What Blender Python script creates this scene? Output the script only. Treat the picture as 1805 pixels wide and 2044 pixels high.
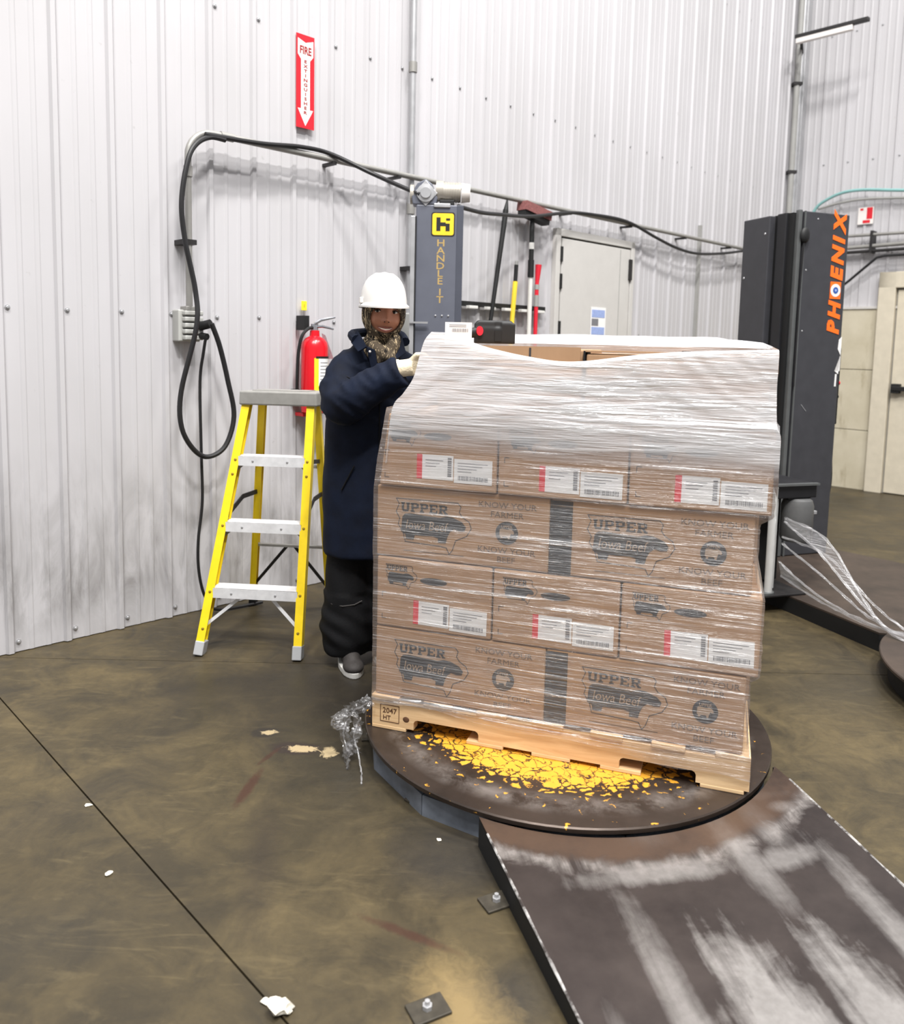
import bpy, bmesh, math, random
from mathutils import Vector, Matrix, noise, Euler
random.seed(7)
for o in list(bpy.data.objects): bpy.data.objects.remove(o)
scene = bpy.context.scene
COL = scene.collection

# ------------------------------------------------------------------ camera
cd = bpy.data.cameras.new('camera'); cam = bpy.data.objects.new('camera', cd); COL.objects.link(cam)
cd.sensor_fit = 'HORIZONTAL'; cd.sensor_width = 36.0; cd.lens = 36.0 * 1605 / 1805
cd.shift_y = -(1022 - 853.6) / 1805
cd.clip_start = 0.05; cd.clip_end = 100
PIT, ROL = 0.1019, 0.0223
fw = Vector((0, math.cos(PIT), -math.sin(PIT))); up0 = Vector((0, math.sin(PIT), math.cos(PIT))); rt0 = Vector((1, 0, 0))
rt = math.cos(ROL) * rt0 + math.sin(ROL) * up0
up = -math.sin(ROL) * rt0 + math.cos(ROL) * up0
M = Matrix.Identity(4)
for i in range(3):
    M[i][0] = rt[i]; M[i][1] = up[i]; M[i][2] = -fw[i]
M.translation = (0, 0, 1.41)
cam.matrix_world = M
cd.dof.use_dof = True; cd.dof.focus_distance = 2.9; cd.dof.aperture_fstop = 3.4
scene.camera = cam

# ------------------------------------------------------------------ world, lights, exposure
w = bpy.data.worlds.new('world'); scene.world = w; w.use_nodes = True
bg = w.node_tree.nodes['Background']; bg.inputs[0].default_value = (0.94, 0.96, 1.0, 1); bg.inputs[1].default_value = 0.42
def lamp(x, y, z, sx, sy, e, rz=0.0):
    l = bpy.data.lights.new('high_bay_lamp', 'AREA'); l.shape = 'RECTANGLE'; l.size = sx; l.size_y = sy; l.energy = e
    l.color = (1.0, 0.985, 0.96)
    o = bpy.data.objects.new('high_bay_lamp', l); COL.objects.link(o); o.location = (x, y, z); o.rotation_euler = (0, 0, rz)
for (x, y, e) in ((1.4, 1.5, 640), (-1.1, -0.8, 430), (4.2, 0.0, 280), (1.6, -2.6, 760), (4.4, 3.4, 260), (-1.8, -3.2, 440), (5.2, 5.6, 80)):
    lamp(x, y, 10.0, 1.3, 0.4, e, 0.78)
vs = scene.view_settings
vs.view_transform = 'Standard'; vs.look = 'None'; vs.gamma = 1.0; vs.exposure = 0.20
try: vs.use_curve_mapping = False
except Exception: pass

# ------------------------------------------------------------------ materials
MAT = {}
def srgb(r, g, b):
    f = lambda c: (c / 12.92 if c <= 0.04045 else ((c + 0.055) / 1.055) ** 2.4)
    return (f(r / 255), f(g / 255), f(b / 255), 1)
class NT:
    def __init__(s, name):
        s.m = bpy.data.materials.new(name); s.m.use_nodes = True; s.t = s.m.node_tree; s.t.nodes.clear()
        s.out = s.n('ShaderNodeOutputMaterial')
    def n(s, typ, **kw):
        nd = s.t.nodes.new(typ)
        for k, v in kw.items(): setattr(nd, k, v)
        return nd
    def l(s, a, b): s.t.links.new(a, b)
    def val(s, sock, v):
        if hasattr(v, 'links') or isinstance(v, bpy.types.NodeSocket): s.l(v, sock)
        else: sock.default_value = v
    def coord(s, scale=(1, 1, 1), rot=(0, 0, 0), loc=(0, 0, 0), kind='Object'):
        c = s.n('ShaderNodeTexCoord'); m = s.n('ShaderNodeMapping')
        m.inputs['Scale'].default_value = scale; m.inputs['Rotation'].default_value = rot; m.inputs['Location'].default_value = loc
        s.l(c.outputs[kind], m.inputs['Vector']); return m.outputs[0]
    def geo(s, scale=(1, 1, 1), rot=(0, 0, 0), loc=(0, 0, 0)):
        c = s.n('ShaderNodeNewGeometry'); m = s.n('ShaderNodeMapping')
        m.inputs['Scale'].default_value = scale; m.inputs['Rotation'].default_value = rot; m.inputs['Location'].default_value = loc
        s.l(c.outputs['Position'], m.inputs['Vector']); return m.outputs[0]
    def noise(s, vec, scale=5, detail=4, rough=0.55, dist=0.0):
        x = s.n('ShaderNodeTexNoise'); s.l(vec, x.inputs['Vector'])
        x.inputs['Scale'].default_value = scale; x.inputs['Detail'].default_value = detail
        x.inputs['Roughness'].default_value = rough; x.inputs['Distortion'].default_value = dist
        return x.outputs[0]
    def ramp(s, f, p0, p1, c0=(0, 0, 0, 1), c1=(1, 1, 1, 1)):
        r = s.n('ShaderNodeValToRGB'); s.l(f, r.inputs[0])
        r.color_ramp.elements[0].position = p0; r.color_ramp.elements[1].position = p1
        r.color_ramp.elements[0].color = c0; r.color_ramp.elements[1].color = c1
        return r.outputs[0]
    def mix(s, f, a, b, mode='MIX'):
        x = s.n('ShaderNodeMix'); x.data_type = 'RGBA'; x.blend_type = mode
        s.val(x.inputs[0], f); s.val(x.inputs[6], a); s.val(x.inputs[7], b); return x.outputs[2]
    def math(s, op, a, b=0.0, c=None, clamp=False):
        x = s.n('ShaderNodeMath', operation=op); x.use_clamp = clamp
        s.val(x.inputs[0], a); s.val(x.inputs[1], b)
        if c is not None: s.val(x.inputs[2], c)
        return x.outputs[0]
    def sep(s, v):
        x = s.n('ShaderNodeSeparateXYZ'); s.l(v, x.inputs[0]); return x.outputs
    def bump(s, h, strength=0.3, dist=0.01):
        b = s.n('ShaderNodeBump'); b.inputs['Strength'].default_value = strength; b.inputs['Distance'].default_value = dist
        s.l(h, b.inputs['Height']); return b.outputs[0]
    def bsdf(s, col, rough=0.5, metal=0.0, normal=None, spec=0.5, **kw):
        p = s.n('ShaderNodeBsdfPrincipled')
        s.val(p.inputs['Base Color'], col); s.val(p.inputs['Roughness'], rough); s.val(p.inputs['Metallic'], metal)
        p.inputs['Specular IOR Level'].default_value = spec
        if normal is not None: s.l(normal, p.inputs['Normal'])
        for k, v in kw.items(): s.val(p.inputs[k], v)
        return p
    def done(s, sh):
        s.l(sh.outputs[0] if hasattr(sh, 'outputs') else sh, s.out.inputs[0]); return s.m
    def disc(s, pos, cx, cy, rx, ry, ang=0.0, soft=0.5, wob=None, wamt=0.3):
        """soft mask of an ellipse on the XY plane (1 inside)"""
        X, Y, Z = s.sep(pos)
        dx = s.math('SUBTRACT', X, cx); dy = s.math('SUBTRACT', Y, cy)
        ca, sa = math.cos(ang), math.sin(ang)
        u = s.math('ADD', s.math('MULTIPLY', dx, ca / rx), s.math('MULTIPLY', dy, sa / rx))
        v = s.math('ADD', s.math('MULTIPLY', dx, -sa / ry), s.math('MULTIPLY', dy, ca / ry))
        d = s.math('SQRT', s.math('ADD', s.math('MULTIPLY', u, u), s.math('MULTIPLY', v, v)))
        if wob is not None:
            d = s.math('ADD', d, s.math('MULTIPLY', s.math('SUBTRACT', wob, 0.5), wamt * 2))
        x = s.n('ShaderNodeMapRange'); s.l(d, x.inputs[0])
        x.inputs[1].default_value = 1.0; x.inputs[2].default_value = 1.0 - soft; x.inputs[3].default_value = 0; x.inputs[4].default_value = 1
        return x.outputs[0]

def simple(name, c, rough=0.5, metal=0.0, var=0.12, scale=12, bump=0.0, bscale=60, spec=0.5, **kw):
    t = NT(name); v = t.coord()
    n = t.noise(v, scale, 5)
    c1 = tuple(max(0, x * (1 - var)) for x in c[:3]) + (1,); c2 = tuple(min(1, x * (1 + var)) for x in c[:3]) + (1,)
    col = t.mix(t.ramp(n, 0.3, 0.7), c1, c2)
    nm = t.bump(t.noise(v, bscale, 3), bump, 0.005) if bump else None
    rr = t.math('ADD', t.math('MULTIPLY', n, 0.12), rough - 0.06)
    MAT[name] = t.done(t.bsdf(col, rr, metal, nm, spec, **kw)); return MAT[name]

TCX, TCY = .42, 2.79
def build_materials():
    # ---- concrete floor
    t = NT('concrete'); p = t.geo()
    n1 = t.noise(p, 1.1, 6, 0.62, 0.4); n2 = t.noise(p, 4.5, 7, 0.7, 0.8); n3 = t.noise(p, 38, 4, 0.6)
    ns = t.noise(t.geo((2.2, 9, 1), (0, 0, 0.6)), 1.6, 6, 0.7, 1.2)
    col = t.mix(t.ramp(n1, 0.32, 0.68), srgb(54, 47, 33), srgb(92, 80, 55))
    col = t.mix(t.ramp(n2, 0.36, 0.62), t.mix(0.7, col, srgb(44, 40, 32)), col)
    col = t.mix(t.math('MULTIPLY', t.ramp(ns, 0.55, 0.75), 0.40), col, srgb(110, 97, 69))
    col = t.mix(t.math('MULTIPLY', t.ramp(n3, 0.35, 0.75), 0.22), col, srgb(38, 35, 29))
    wob = t.noise(p, 2.6, 6, 0.65, 0.6); wob2 = t.noise(p, 30, 6, 0.75, .8)
    def stain_shade(cx, cy, rx, ry, ang, soft, amt, c, wb=wob, wa=0.6):
        nonlocal col
        col = t.mix(t.math('MULTIPLY', t.disc(p, cx, cy, rx, ry, ang, soft, wb, wa), amt), col, c)
    stain_shade(-0.45, 3.15, 0.95, 0.55, 0.1, 0.8, 0.80, srgb(34, 31, 28))  # dirt plus the shade around worker and ladder, painted into the floor colour
    stain_shade(-0.35, 2.55, 0.35, 0.5, 0.2, 0.8, 0.6, srgb(38, 36, 32))  # dirt and painted-in shade again, beside the turntable
    stain_shade(0.06, 2.1, 0.25, 0.22, 0.2, 0.8, 0.6, srgb(36, 36, 38))
    stain_shade(-1.15, 2.3, 0.5, 0.14, 0.9, 0.8, 0.35, srgb(52, 47, 40))
    stain_shade(-0.5, 2.1, 0.07, 0.4, 0.15, 0.8, 0.55, srgb(44, 38, 32))
    stain_shade(0.1, 1.6, 0.22, 0.12, 0.4, 0.7, 0.6, srgb(46, 44, 42))
    stain_shade(0.05, 1.58, 0.12, 0.24, 0.3, 0.9, 0.6, srgb(150, 128, 86), t.mix(.5, wob, wob2), 0.9)
    stain_shade(-1.0, 1.75, 0.35, 0.2, 0.3, 0.9, 0.35, srgb(48, 46, 42))
    stain_shade(1.6, 3.25, 0.5, 0.25, 0.2, 0.9, 0.35, srgb(60, 54, 42))
    # flaking patches and rust-red scrape
    stain_shade(-0.652, 2.785, 0.055, 0.042, 0.2, 0.25, 0.85, srgb(40, 36, 32), wob2, 0.3)
    stain_shade(-0.636, 2.785, 0.032, 0.02, 0.2, 0.3, 0.8, srgb(176, 158, 124), wob2, 1.1)
    stain_shade(-0.52, 2.675, 0.10, 0.05, -0.1, 0.3, 0.85, srgb(44, 36, 34), wob2, 0.4)
    stain_shade(-0.50, 2.672, 0.062, 0.026, -0.1, 0.3, 0.8, srgb(180, 160, 124), wob2, 1.2)
    stain_shade(-0.40, 2.655, 0.03, 0.04, 0.1, 0.3, 0.8, srgb(172, 154, 120), wob2, 1.2)
    stain_shade(-0.62, 2.42, 0.022, 0.13, -0.12, 0.5, 0.8, srgb(58, 34, 26), wob2, 0.5)
    stain_shade(-0.60, 2.62, 0.012, 0.08, -0.4, 0.5, 0.7, srgb(58, 36, 28), wob2, 0.5)
    stain_shade(-0.08, 1.80, 0.16, 0.018, -0.45, 0.6, 0.7, srgb(60, 36, 28), wob2, 0.5)
    rough = t.math('ADD', t.math('MULTIPLY', n2, 0.35), 0.30)
    nm = t.bump(t.math('ADD', t.math('MULTIPLY', n2, 0.6), t.math('MULTIPLY', n3, 0.4)), 0.18, 0.01)
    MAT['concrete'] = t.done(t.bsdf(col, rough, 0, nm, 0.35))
    # ---- white corrugated wall
    t = NT('white_panel'); p = t.geo(); X, Y, Z = t.sep(p)
    n = t.noise(t.geo((1, 1, 0.5)), 1.4, 4)
    col = t.mix(t.ramp(n, 0.3, 0.7), srgb(183, 181, 183), srgb(193, 191, 194))
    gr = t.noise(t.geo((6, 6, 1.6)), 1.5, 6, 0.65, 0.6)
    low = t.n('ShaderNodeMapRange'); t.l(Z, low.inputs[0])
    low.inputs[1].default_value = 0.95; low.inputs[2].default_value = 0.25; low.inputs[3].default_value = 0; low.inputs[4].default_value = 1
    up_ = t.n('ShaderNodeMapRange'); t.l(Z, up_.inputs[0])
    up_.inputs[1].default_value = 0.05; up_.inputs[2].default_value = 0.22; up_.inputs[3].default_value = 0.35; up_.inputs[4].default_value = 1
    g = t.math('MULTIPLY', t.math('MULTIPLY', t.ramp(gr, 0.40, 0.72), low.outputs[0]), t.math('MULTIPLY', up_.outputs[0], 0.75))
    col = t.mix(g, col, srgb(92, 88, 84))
    sp = t.noise(p, 24, 3, 0.5); col = t.mix(t.math('MULTIPLY', t.ramp(sp, 0.72, 0.78), 0.3), col, srgb(150, 148, 146))
    MAT['white_panel'] = t.done(t.bsdf(col, 0.38, 0, None, 0.4))
    # ---- block wall
    t = NT('beige_block'); p = t.geo()
    n = t.noise(p, 2.2, 6, 0.65); n2 = t.noise(t.geo((3, 3, .8)), 2.5, 5, .7)
    col = t.mix(t.ramp(n, 0.3, 0.7), srgb(182, 173, 150), srgb(202, 194, 174))
    col = t.mix(t.math('MULTIPLY', t.ramp(n2, 0.56, 0.72), 0.5), col, srgb(134, 120, 92))
    MAT['beige_block'] = t.done(t.bsdf(col, 0.7, 0, t.bump(n, 0.2, 0.02), 0.25))
    # ---- cardboard
    t = NT('cardboard'); v = t.coord((1, 1, 1))
    n = t.noise(v, 6, 5); fl = t.noise(t.coord((180, 180, 6)), 1.0, 2)
    col = t.mix(t.ramp(n, 0.3, 0.7), srgb(172, 137, 106), srgb(188, 152, 119))
    col = t.mix(t.math('MULTIPLY', fl, 0.12), col, srgb(140, 108, 80))
    MAT['cardboard'] = t.done(t.bsdf(col, 0.75, 0, t.bump(fl, 0.08, 0.002), 0.2))
    # ---- wood
    t = NT('pine'); v = t.coord((2.2, 26, 26)); n = t.noise(v, 1.4, 5, 0.6, 1.2)
    col = t.mix(t.ramp(n, 0.32, 0.7), srgb(204, 166, 122), srgb(232, 200, 156))
    MAT['pine'] = t.done(t.bsdf(col, 0.6, 0, t.bump(n, 0.15, 0.004), 0.25))
    # ---- turntable steel with worn yellow paint (x axis along the pallet)
    t = NT('turntable_steel'); v = t.coord(); g = t.geo()
    n = t.noise(v, 3.5, 6, .6); n2 = t.noise(v, 30, 5, .65)
    col = t.mix(t.ramp(n, .3, .7), srgb(50, 42, 37), srgb(78, 67, 60))
    X, Y, Z = t.sep(v)
    r = t.math('SQRT', t.math('ADD', t.math('MULTIPLY', X, X), t.math('MULTIPLY', Y, Y)))
    ring = t.n('ShaderNodeMapRange'); t.l(t.math('ABSOLUTE', t.math('SUBTRACT', r, .60)), ring.inputs[0])
    ring.inputs[1].default_value = .06; ring.inputs[2].default_value = .0; ring.inputs[3].default_value = 0; ring.inputs[4].default_value = 1
    wn_ = t.noise(v, 7, 6, .7, .4)
    polish = t.math('MULTIPLY', ring.outputs[0], t.ramp(wn_, .42, .62))
    col = t.mix(t.math('MULTIPLY', polish, .75), col, srgb(150, 144, 140))
    rings = t.n('ShaderNodeTexNoise'); t.l(t.math('MULTIPLY', r, 60), rings.inputs['Vector']); rings.inputs['Scale'].default_value = 3
    vor = t.n('ShaderNodeTexVoronoi'); vor.feature = 'DISTANCE_TO_EDGE'; vor.inputs['Scale'].default_value = 30
    dv = t.n('ShaderNodeMix'); dv.data_type = 'VECTOR'
    nz = t.n('ShaderNodeTexNoise'); t.l(v, nz.inputs['Vector']); nz.inputs['Scale'].default_value = 14; nz.inputs['Detail'].default_value = 4
    dv.inputs[0].default_value = .07; t.l(v, dv.inputs[4]); t.l(nz.outputs[1], dv.inputs[5]); t.l(dv.outputs[1], vor.inputs['Vector'])
    flake = t.math('ADD', t.noise(v, 34, 7, .8, .6), t.math('MULTIPLY', vor.outputs['Distance'], 2.2))
    inner = t.n('ShaderNodeMapRange'); t.l(r, inner.inputs[0])
    inner.inputs[1].default_value = .47; inner.inputs[2].default_value = .62; inner.inputs[3].default_value = .06; inner.inputs[4].default_value = -.85
    crack = t.noise(t.coord((1, 1, 1)), 16, 8, .85, 2.5)
    lines = t.math('ABSOLUTE', t.math('SUBTRACT', crack, .5))
    flk = t.math('ADD', flake, t.math('ADD', inner.outputs[0], t.math('MULTIPLY', t.math('MINIMUM', lines, .05), 4.0)))
    pm = t.ramp(flk, .74, .77)
    col = t.mix(pm, col, t.mix(n2, srgb(212, 146, 34), srgb(228, 170, 66)))
    met = t.math('SUBTRACT', .55, t.math('MULTIPLY', pm, .5), clamp=True)
    rgh = t.math('ADD', t.math('MULTIPLY', n2, .3), .22)
    MAT['turntable_steel'] = t.done(t.bsdf(col, rgh, met, t.bump(rings.outputs[0], .05, .002), .5))
    # ---- dark brown steel plate
    t = NT('brown_plate'); p = t.geo(); n = t.noise(p, 5, 6, .65)
    col = t.mix(t.ramp(n, .3, .7), srgb(48, 40, 35), srgb(74, 62, 54))
    MAT['brown_plate'] = t.done(t.bsdf(col, .5, .15, t.bump(t.noise(p, 60, 3), .08, .002), .5))
    # ---- ramp : worn steel, local x across, local y down the ramp
    t = NT('ramp_steel'); v = t.coord(); X, Y, Z = t.sep(v)
    n = t.noise(v, 4, 6, .65); fine = t.noise(v, 50, 4, .6)
    col = t.mix(t.ramp(n, .3, .7), srgb(42, 36, 35), srgb(68, 60, 57))
    edge = t.noise(v, 9, 6, .7, .5); edge2 = t.noise(t.coord((14, 1.2, 1)), 1.6, 5, .7)
    wsum = None
    for (cx, cy, rx, ry, ang, soft, am) in ((.50, -.92, .13, .42, .06, .45, 1.0), (.72, -.95, .10, .45, .04, .45, .95), (.90, -.75, .055, .6, -.02, .6, .75),
                                        (.30, -.85, .05, .55, .02, .7, .75), (.42, -.34, .26, .045, .02, .6, .75), (.68, -.30, .06, .26, .05, .7, .7),
                                        (.45, -.16, .10, .10, .2, .9, .45), (.80, -.18, .05, .2, .1, .9, .55), (.78, -.33, .14, .05, .2, .6, .7), (.17, -.85, .05, .14, .2, .7, .6),
                                        (.90, -.12, .05, .03, .2, .6, .7), (.55, -.08, .45, .03, .05, .9, .55)):
        d = t.math('MULTIPLY', t.disc(v, cx, cy, rx, ry, ang, soft, t.mix(.55, edge, edge2), .95), am)
        wsum = d if wsum is None else t.math('MAXIMUM', wsum, d)
    # worn left and right edges
    col = t.mix(t.math('MULTIPLY', wsum, .85), col, t.mix(fine, srgb(128, 124, 121), srgb(172, 168, 165)))
    ax, ay = (lambda a: (math.cos(a) * (TCX - .085) + math.sin(a) * (TCY - 2.20), -math.sin(a) * (TCX - .085) + math.cos(a) * (TCY - 2.20)))(math.atan2(.175, .99))
    dx = t.math('SUBTRACT', X, ax); dy = t.math('SUBTRACT', Y, ay); rr = t.math('SQRT', t.math('ADD', t.math('MULTIPLY', dx, dx), t.math('MULTIPLY', dy, dy)))
    rw = t.math('ADD', rr, t.math('MULTIPLY', t.math('SUBTRACT', edge, .5), .12))
    arc = t.n('ShaderNodeMapRange'); t.l(t.math('ABSOLUTE', t.math('SUBTRACT', rw, .835)), arc.inputs[0]); arc.inputs[1].default_value = .035; arc.inputs[2].default_value = .0; arc.inputs[3].default_value = 0; arc.inputs[4].default_value = .75
    col = t.mix(t.math('MULTIPLY', arc.outputs[0], t.ramp(edge2, .35, .6)), col, srgb(160, 154, 150))
    lip = t.n('ShaderNodeMapRange'); t.l(rw, lip.inputs[0]); lip.inputs[1].default_value = .83; lip.inputs[2].default_value = .79; lip.inputs[3].default_value = 0; lip.inputs[4].default_value = .7
    rust = t.math('MULTIPLY', lip.outputs[0], t.ramp(n, .25, .6))
    col = t.mix(rust, col, srgb(96, 74, 58))
    MAT['ramp_steel'] = t.done(t.bsdf(col, t.math('ADD', t.math('MULTIPLY', n, .25), .25), .45, t.bump(fine, .1, .003), .5))
    # ---- film
    def film(name, dmin, dmax, gl, tilt, zs, thr, bst, rough=.18, fade=None, wid=.13):
        t = NT(name)
        v1 = t.coord((.9, .9, zs), (0, tilt, 0)); v2 = t.coord((3.0, 3.0, zs * 2.4), (0, tilt * .4, 0)); v3 = t.coord((1, 1, 2.2))
        a = t.noise(v1, 1.7, 5, .62, .5); b = t.noise(v2, 1.6, 4, .6, .4); c = t.noise(v3, 2.0, 3, .5)
        s = t.math('ADD', t.math('MULTIPLY', a, .62), t.math('MULTIPLY', b, .38))
        m = t.math('MULTIPLY', t.ramp(s, thr, thr + wid), t.ramp(c, .30, .60))
        nm = t.bump(s, bst, .02)
        tr = t.n('ShaderNodeBsdfTransparent'); tr.inputs[0].default_value = (.985, .985, .99, 1)
        df = t.n('ShaderNodeBsdfDiffuse'); df.inputs[0].default_value = (.93, .92, .94, 1); t.l(nm, df.inputs['Normal'])
        tl = t.n('ShaderNodeBsdfTranslucent'); tl.inputs[0].default_value = (.93, .92, .94, 1)
        md = t.n('ShaderNodeMixShader'); md.inputs[0].default_value = .22; t.l(df.outputs[0], md.inputs[1]); t.l(tl.outputs[0], md.inputs[2])
        gs = t.n('ShaderNodeBsdfGlossy'); gs.inputs['Roughness'].default_value = rough; gs.inputs[0].default_value = (1, 1, 1, 1); t.l(nm, gs.inputs['Normal'])
        den = t.math('ADD', t.math('MULTIPLY', m, dmax - dmin), dmin)
        if fade:     # fewer overlapping wraps towards the lower edge of the sheet
            X, Y, Z = t.sep(t.coord()); zz = t.math('ADD', Z, t.math('ADD', t.math('MULTIPLY', X, .03), t.math('MULTIPLY', t.math('SUBTRACT', a, .5), .10)))
            r_ = t.n('ShaderNodeMapRange'); t.l(zz, r_.inputs[0]); r_.interpolation_type = 'SMOOTHSTEP'
            r_.inputs[1].default_value = fade[0]; r_.inputs[2].default_value = fade[1]; r_.inputs[3].default_value = .0; r_.inputs[4].default_value = 1
            den = t.math('MULTIPLY', den, r_.outputs[0]); m = t.math('MULTIPLY', m, r_.outputs[0])
        m1 = t.n('ShaderNodeMixShader'); t.l(den, m1.inputs[0])
        t.l(tr.outputs[0], m1.inputs[1]); t.l(md.outputs[0], m1.inputs[2])
        lw = t.n('ShaderNodeLayerWeight'); lw.inputs[0].default_value = .3; t.l(nm, lw.inputs[1])
        fr = t.math('ADD', t.math('MULTIPLY', lw.outputs['Fresnel'], .5 if not fade else .3), t.math('ADD', t.math('MULTIPLY', m, gl), .04 if not fade else .0), clamp=True)
        if fade: fr = t.math('MULTIPLY', fr, r_.outputs[0])
        m2 = t.n('ShaderNodeMixShader'); t.l(fr, m2.inputs[0]); t.l(m1.outputs[0], m2.inputs[1]); t.l(gs.outputs[0], m2.inputs[2])
        MAT[name] = t.done(m2.outputs[0])
    film('film_thin', .08, .72, .50, .07, 34, .54, .8, .26, wid=.11)
    film('film_dense', .60, .95, .30, -.03, 26, .42, .5, .25)
    film('film_sheet', .54, .96, .55, .10, 17, .42, .6, .24, (1.07, 1.19))
    film('film_loose', .07, .75, .35, .4, 16, .52, .6, .2)
    # ---- coat, camo
    t = NT('navy_cloth'); v = t.coord(); n = t.noise(v, 9, 5); wv = t.noise(v, 260, 2)
    col = t.mix(t.ramp(n, .3, .7), srgb(9, 14, 27), srgb(16, 25, 44))
    MAT['navy_cloth'] = t.done(t.bsdf(col, .8, 0, t.bump(wv, .15, .002), .2))
    t = NT('camo_cloth'); v = t.coord((1, 1, .55))
    a = t.noise(v, 22, 4, .6, 1.5); b = t.noise(v, 32, 3, .6, 3.5); c = t.noise(v, 13, 3, .5, 1.0)
    col = t.mix(t.ramp(a, .42, .5), srgb(30, 27, 24), srgb(84, 74, 62))
    col = t.mix(t.ramp(b, .55, .60), col, srgb(190, 170, 138)); col = t.mix(t.ramp(c, .52, .6), col, t.mix(.5, col, srgb(40, 36, 30)))
    MAT['camo_cloth'] = t.done(t.bsdf(col, .85, 0, t.bump(t.noise(v, 200, 2), .2, .002), .15))
    t = NT('worn_steel'); v = t.coord(); n = t.noise(v, 22, 5, .7, .5)
    MAT['worn_steel'] = t.done(t.bsdf(t.mix(t.ramp(n, .42, .6), srgb(62, 56, 54), srgb(196, 194, 192)), .4, .3))
    S = simple
    S('black_cloth', srgb(17, 17, 19), .8, var=.25, bump=.2, bscale=120, spec=.2)
    S('knit_cream', srgb(226, 212, 184), .9, var=.06, bump=.5, bscale=180, spec=.15)
    S('skin', srgb(184, 126, 100), .5, var=.08, scale=30, spec=.4)
    S('lip', srgb(122, 66, 58), .45, var=.05); S('teeth', srgb(228, 220, 205), .35, var=.03)
    S('eye_white', srgb(215, 208, 200), .3, var=.02); S('eye_dark', srgb(20, 14, 11), .2, var=.02)
    S('hat_white', srgb(214, 211, 207), .35, var=.015)
    S('shoe_grey', srgb(52, 48, 46), .7, var=.2, bump=.3, bscale=150); S('sole_white', srgb(205, 203, 198), .6, var=.06)
    S('ladder_yellow', srgb(236, 204, 24), .45, var=.06, scale=20); S('aluminium', srgb(222, 222, 224), .42, .15, var=.1, scale=25)
    S('ladder_grey', srgb(138, 136, 132), .55, var=.12, scale=18); S('dark_steel', srgb(44, 42, 42), .5, .3, var=.2)
    S('foot_grey', srgb(165, 166, 168), .6, var=.08); S('rivet', srgb(176, 150, 60), .4, .5)
    S('conduit_grey', srgb(150, 148, 144), .45, .35, var=.08); S('galv', srgb(176, 176, 178), .4, .5, var=.1)
    S('cable_black', srgb(24, 23, 25), .5, var=.15); S('rubber_black', srgb(15, 15, 16), .6, var=.2)
    S('box_grey', srgb(176, 176, 172), .5, var=.05)
    S('sign_red', srgb(206, 30, 44), .4, var=.03); S('sign_white', srgb(226, 220, 216), .45, var=.02); S('sign_textred', srgb(150, 30, 34), .45, var=.03)
    S('extinguisher_red', srgb(214, 20, 34), .25, var=.04); S('label_yellow', srgb(248, 222, 50), .45, var=.03); S('paper', srgb(236, 234, 232), .6, var=.03)
    S('print_grey', srgb(120, 120, 124), .6, var=.1); S('chrome', srgb(200, 200, 205), .2, .9, var=.05); S('tag_maroon', srgb(150, 112, 118), .4, var=.3, scale=60)
    S('orange', srgb(255, 112, 26), .45, var=.02); S('phoenix_black', srgb(60, 60, 64), .42, .1, var=.1, spec=.45); S('phoenix_dark', srgb(30, 30, 33), .45, .1, var=.15)
    S('deep_black', srgb(8, 8, 9), .7, var=.1); S('rail_grey', srgb(104, 106, 106), .4, .5, var=.08)
    S('mast_grey', srgb(94, 97, 108), .45, .1, var=.05); S('mast_side', srgb(72, 75, 86), .45, .1, var=.05); S('mast_yellow', srgb(245, 200, 46), .4, var=.02); S('mast_gold', srgb(176, 148, 92), .45, var=.05)
    S('motor_grey', srgb(166, 160, 150), .45, .2, var=.08); S('blue', srgb(40, 84, 160), .4, var=.03); S('notice_blue', srgb(150, 168, 214), .5, var=.1, scale=60)
    S('door_white', srgb(196, 193, 189), .45, var=.03); S('frame_grey', srgb(150, 149, 146), .5, var=.06); S('frame_cream', srgb(202, 193, 174), .5, var=.06)
    S('pipe_teal', srgb(128, 172, 170), .45, var=.06); S('tool_red', srgb(206, 34, 52), .4, var=.05); S('tool_yellow', srgb(244, 208, 60), .4, var=.04); S('brush_red', srgb(132, 82, 80), .9, var=.25, scale=80, bump=.6, bscale=160)
    S('stick_white', srgb(214, 212, 208), .4, var=.04); S('motor_dark', srgb(84, 84, 84), .5, .1, var=.1); S('roller_silver', srgb(214, 214, 212), .3, .35, var=.06); S('skirt_blue', srgb(112, 118, 128), .5, .3, var=.3, scale=14); S('joint_dark', srgb(30, 27, 22), .9, var=.2)
    S('plate_bolt', srgb(64, 59, 50), .6, .3, var=.25, scale=40)
    S('ink', srgb(58, 57, 60), .6, var=.12); S('ink_soft', srgb(112, 92, 76), .7, var=.06); S('ink_band', srgb(52, 52, 56), .6, var=.1); S('kraft_text', srgb(176, 150, 126), .6, var=.04)
    S('label_red', srgb(222, 62, 72), .5, var=.04); S('scrap', srgb(226, 220, 206), .8, var=.06); S('stamp', srgb(92, 62, 40), .7, var=.1); S('debris', srgb(190, 184, 168), .8, var=.1)
build_materials()

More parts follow.
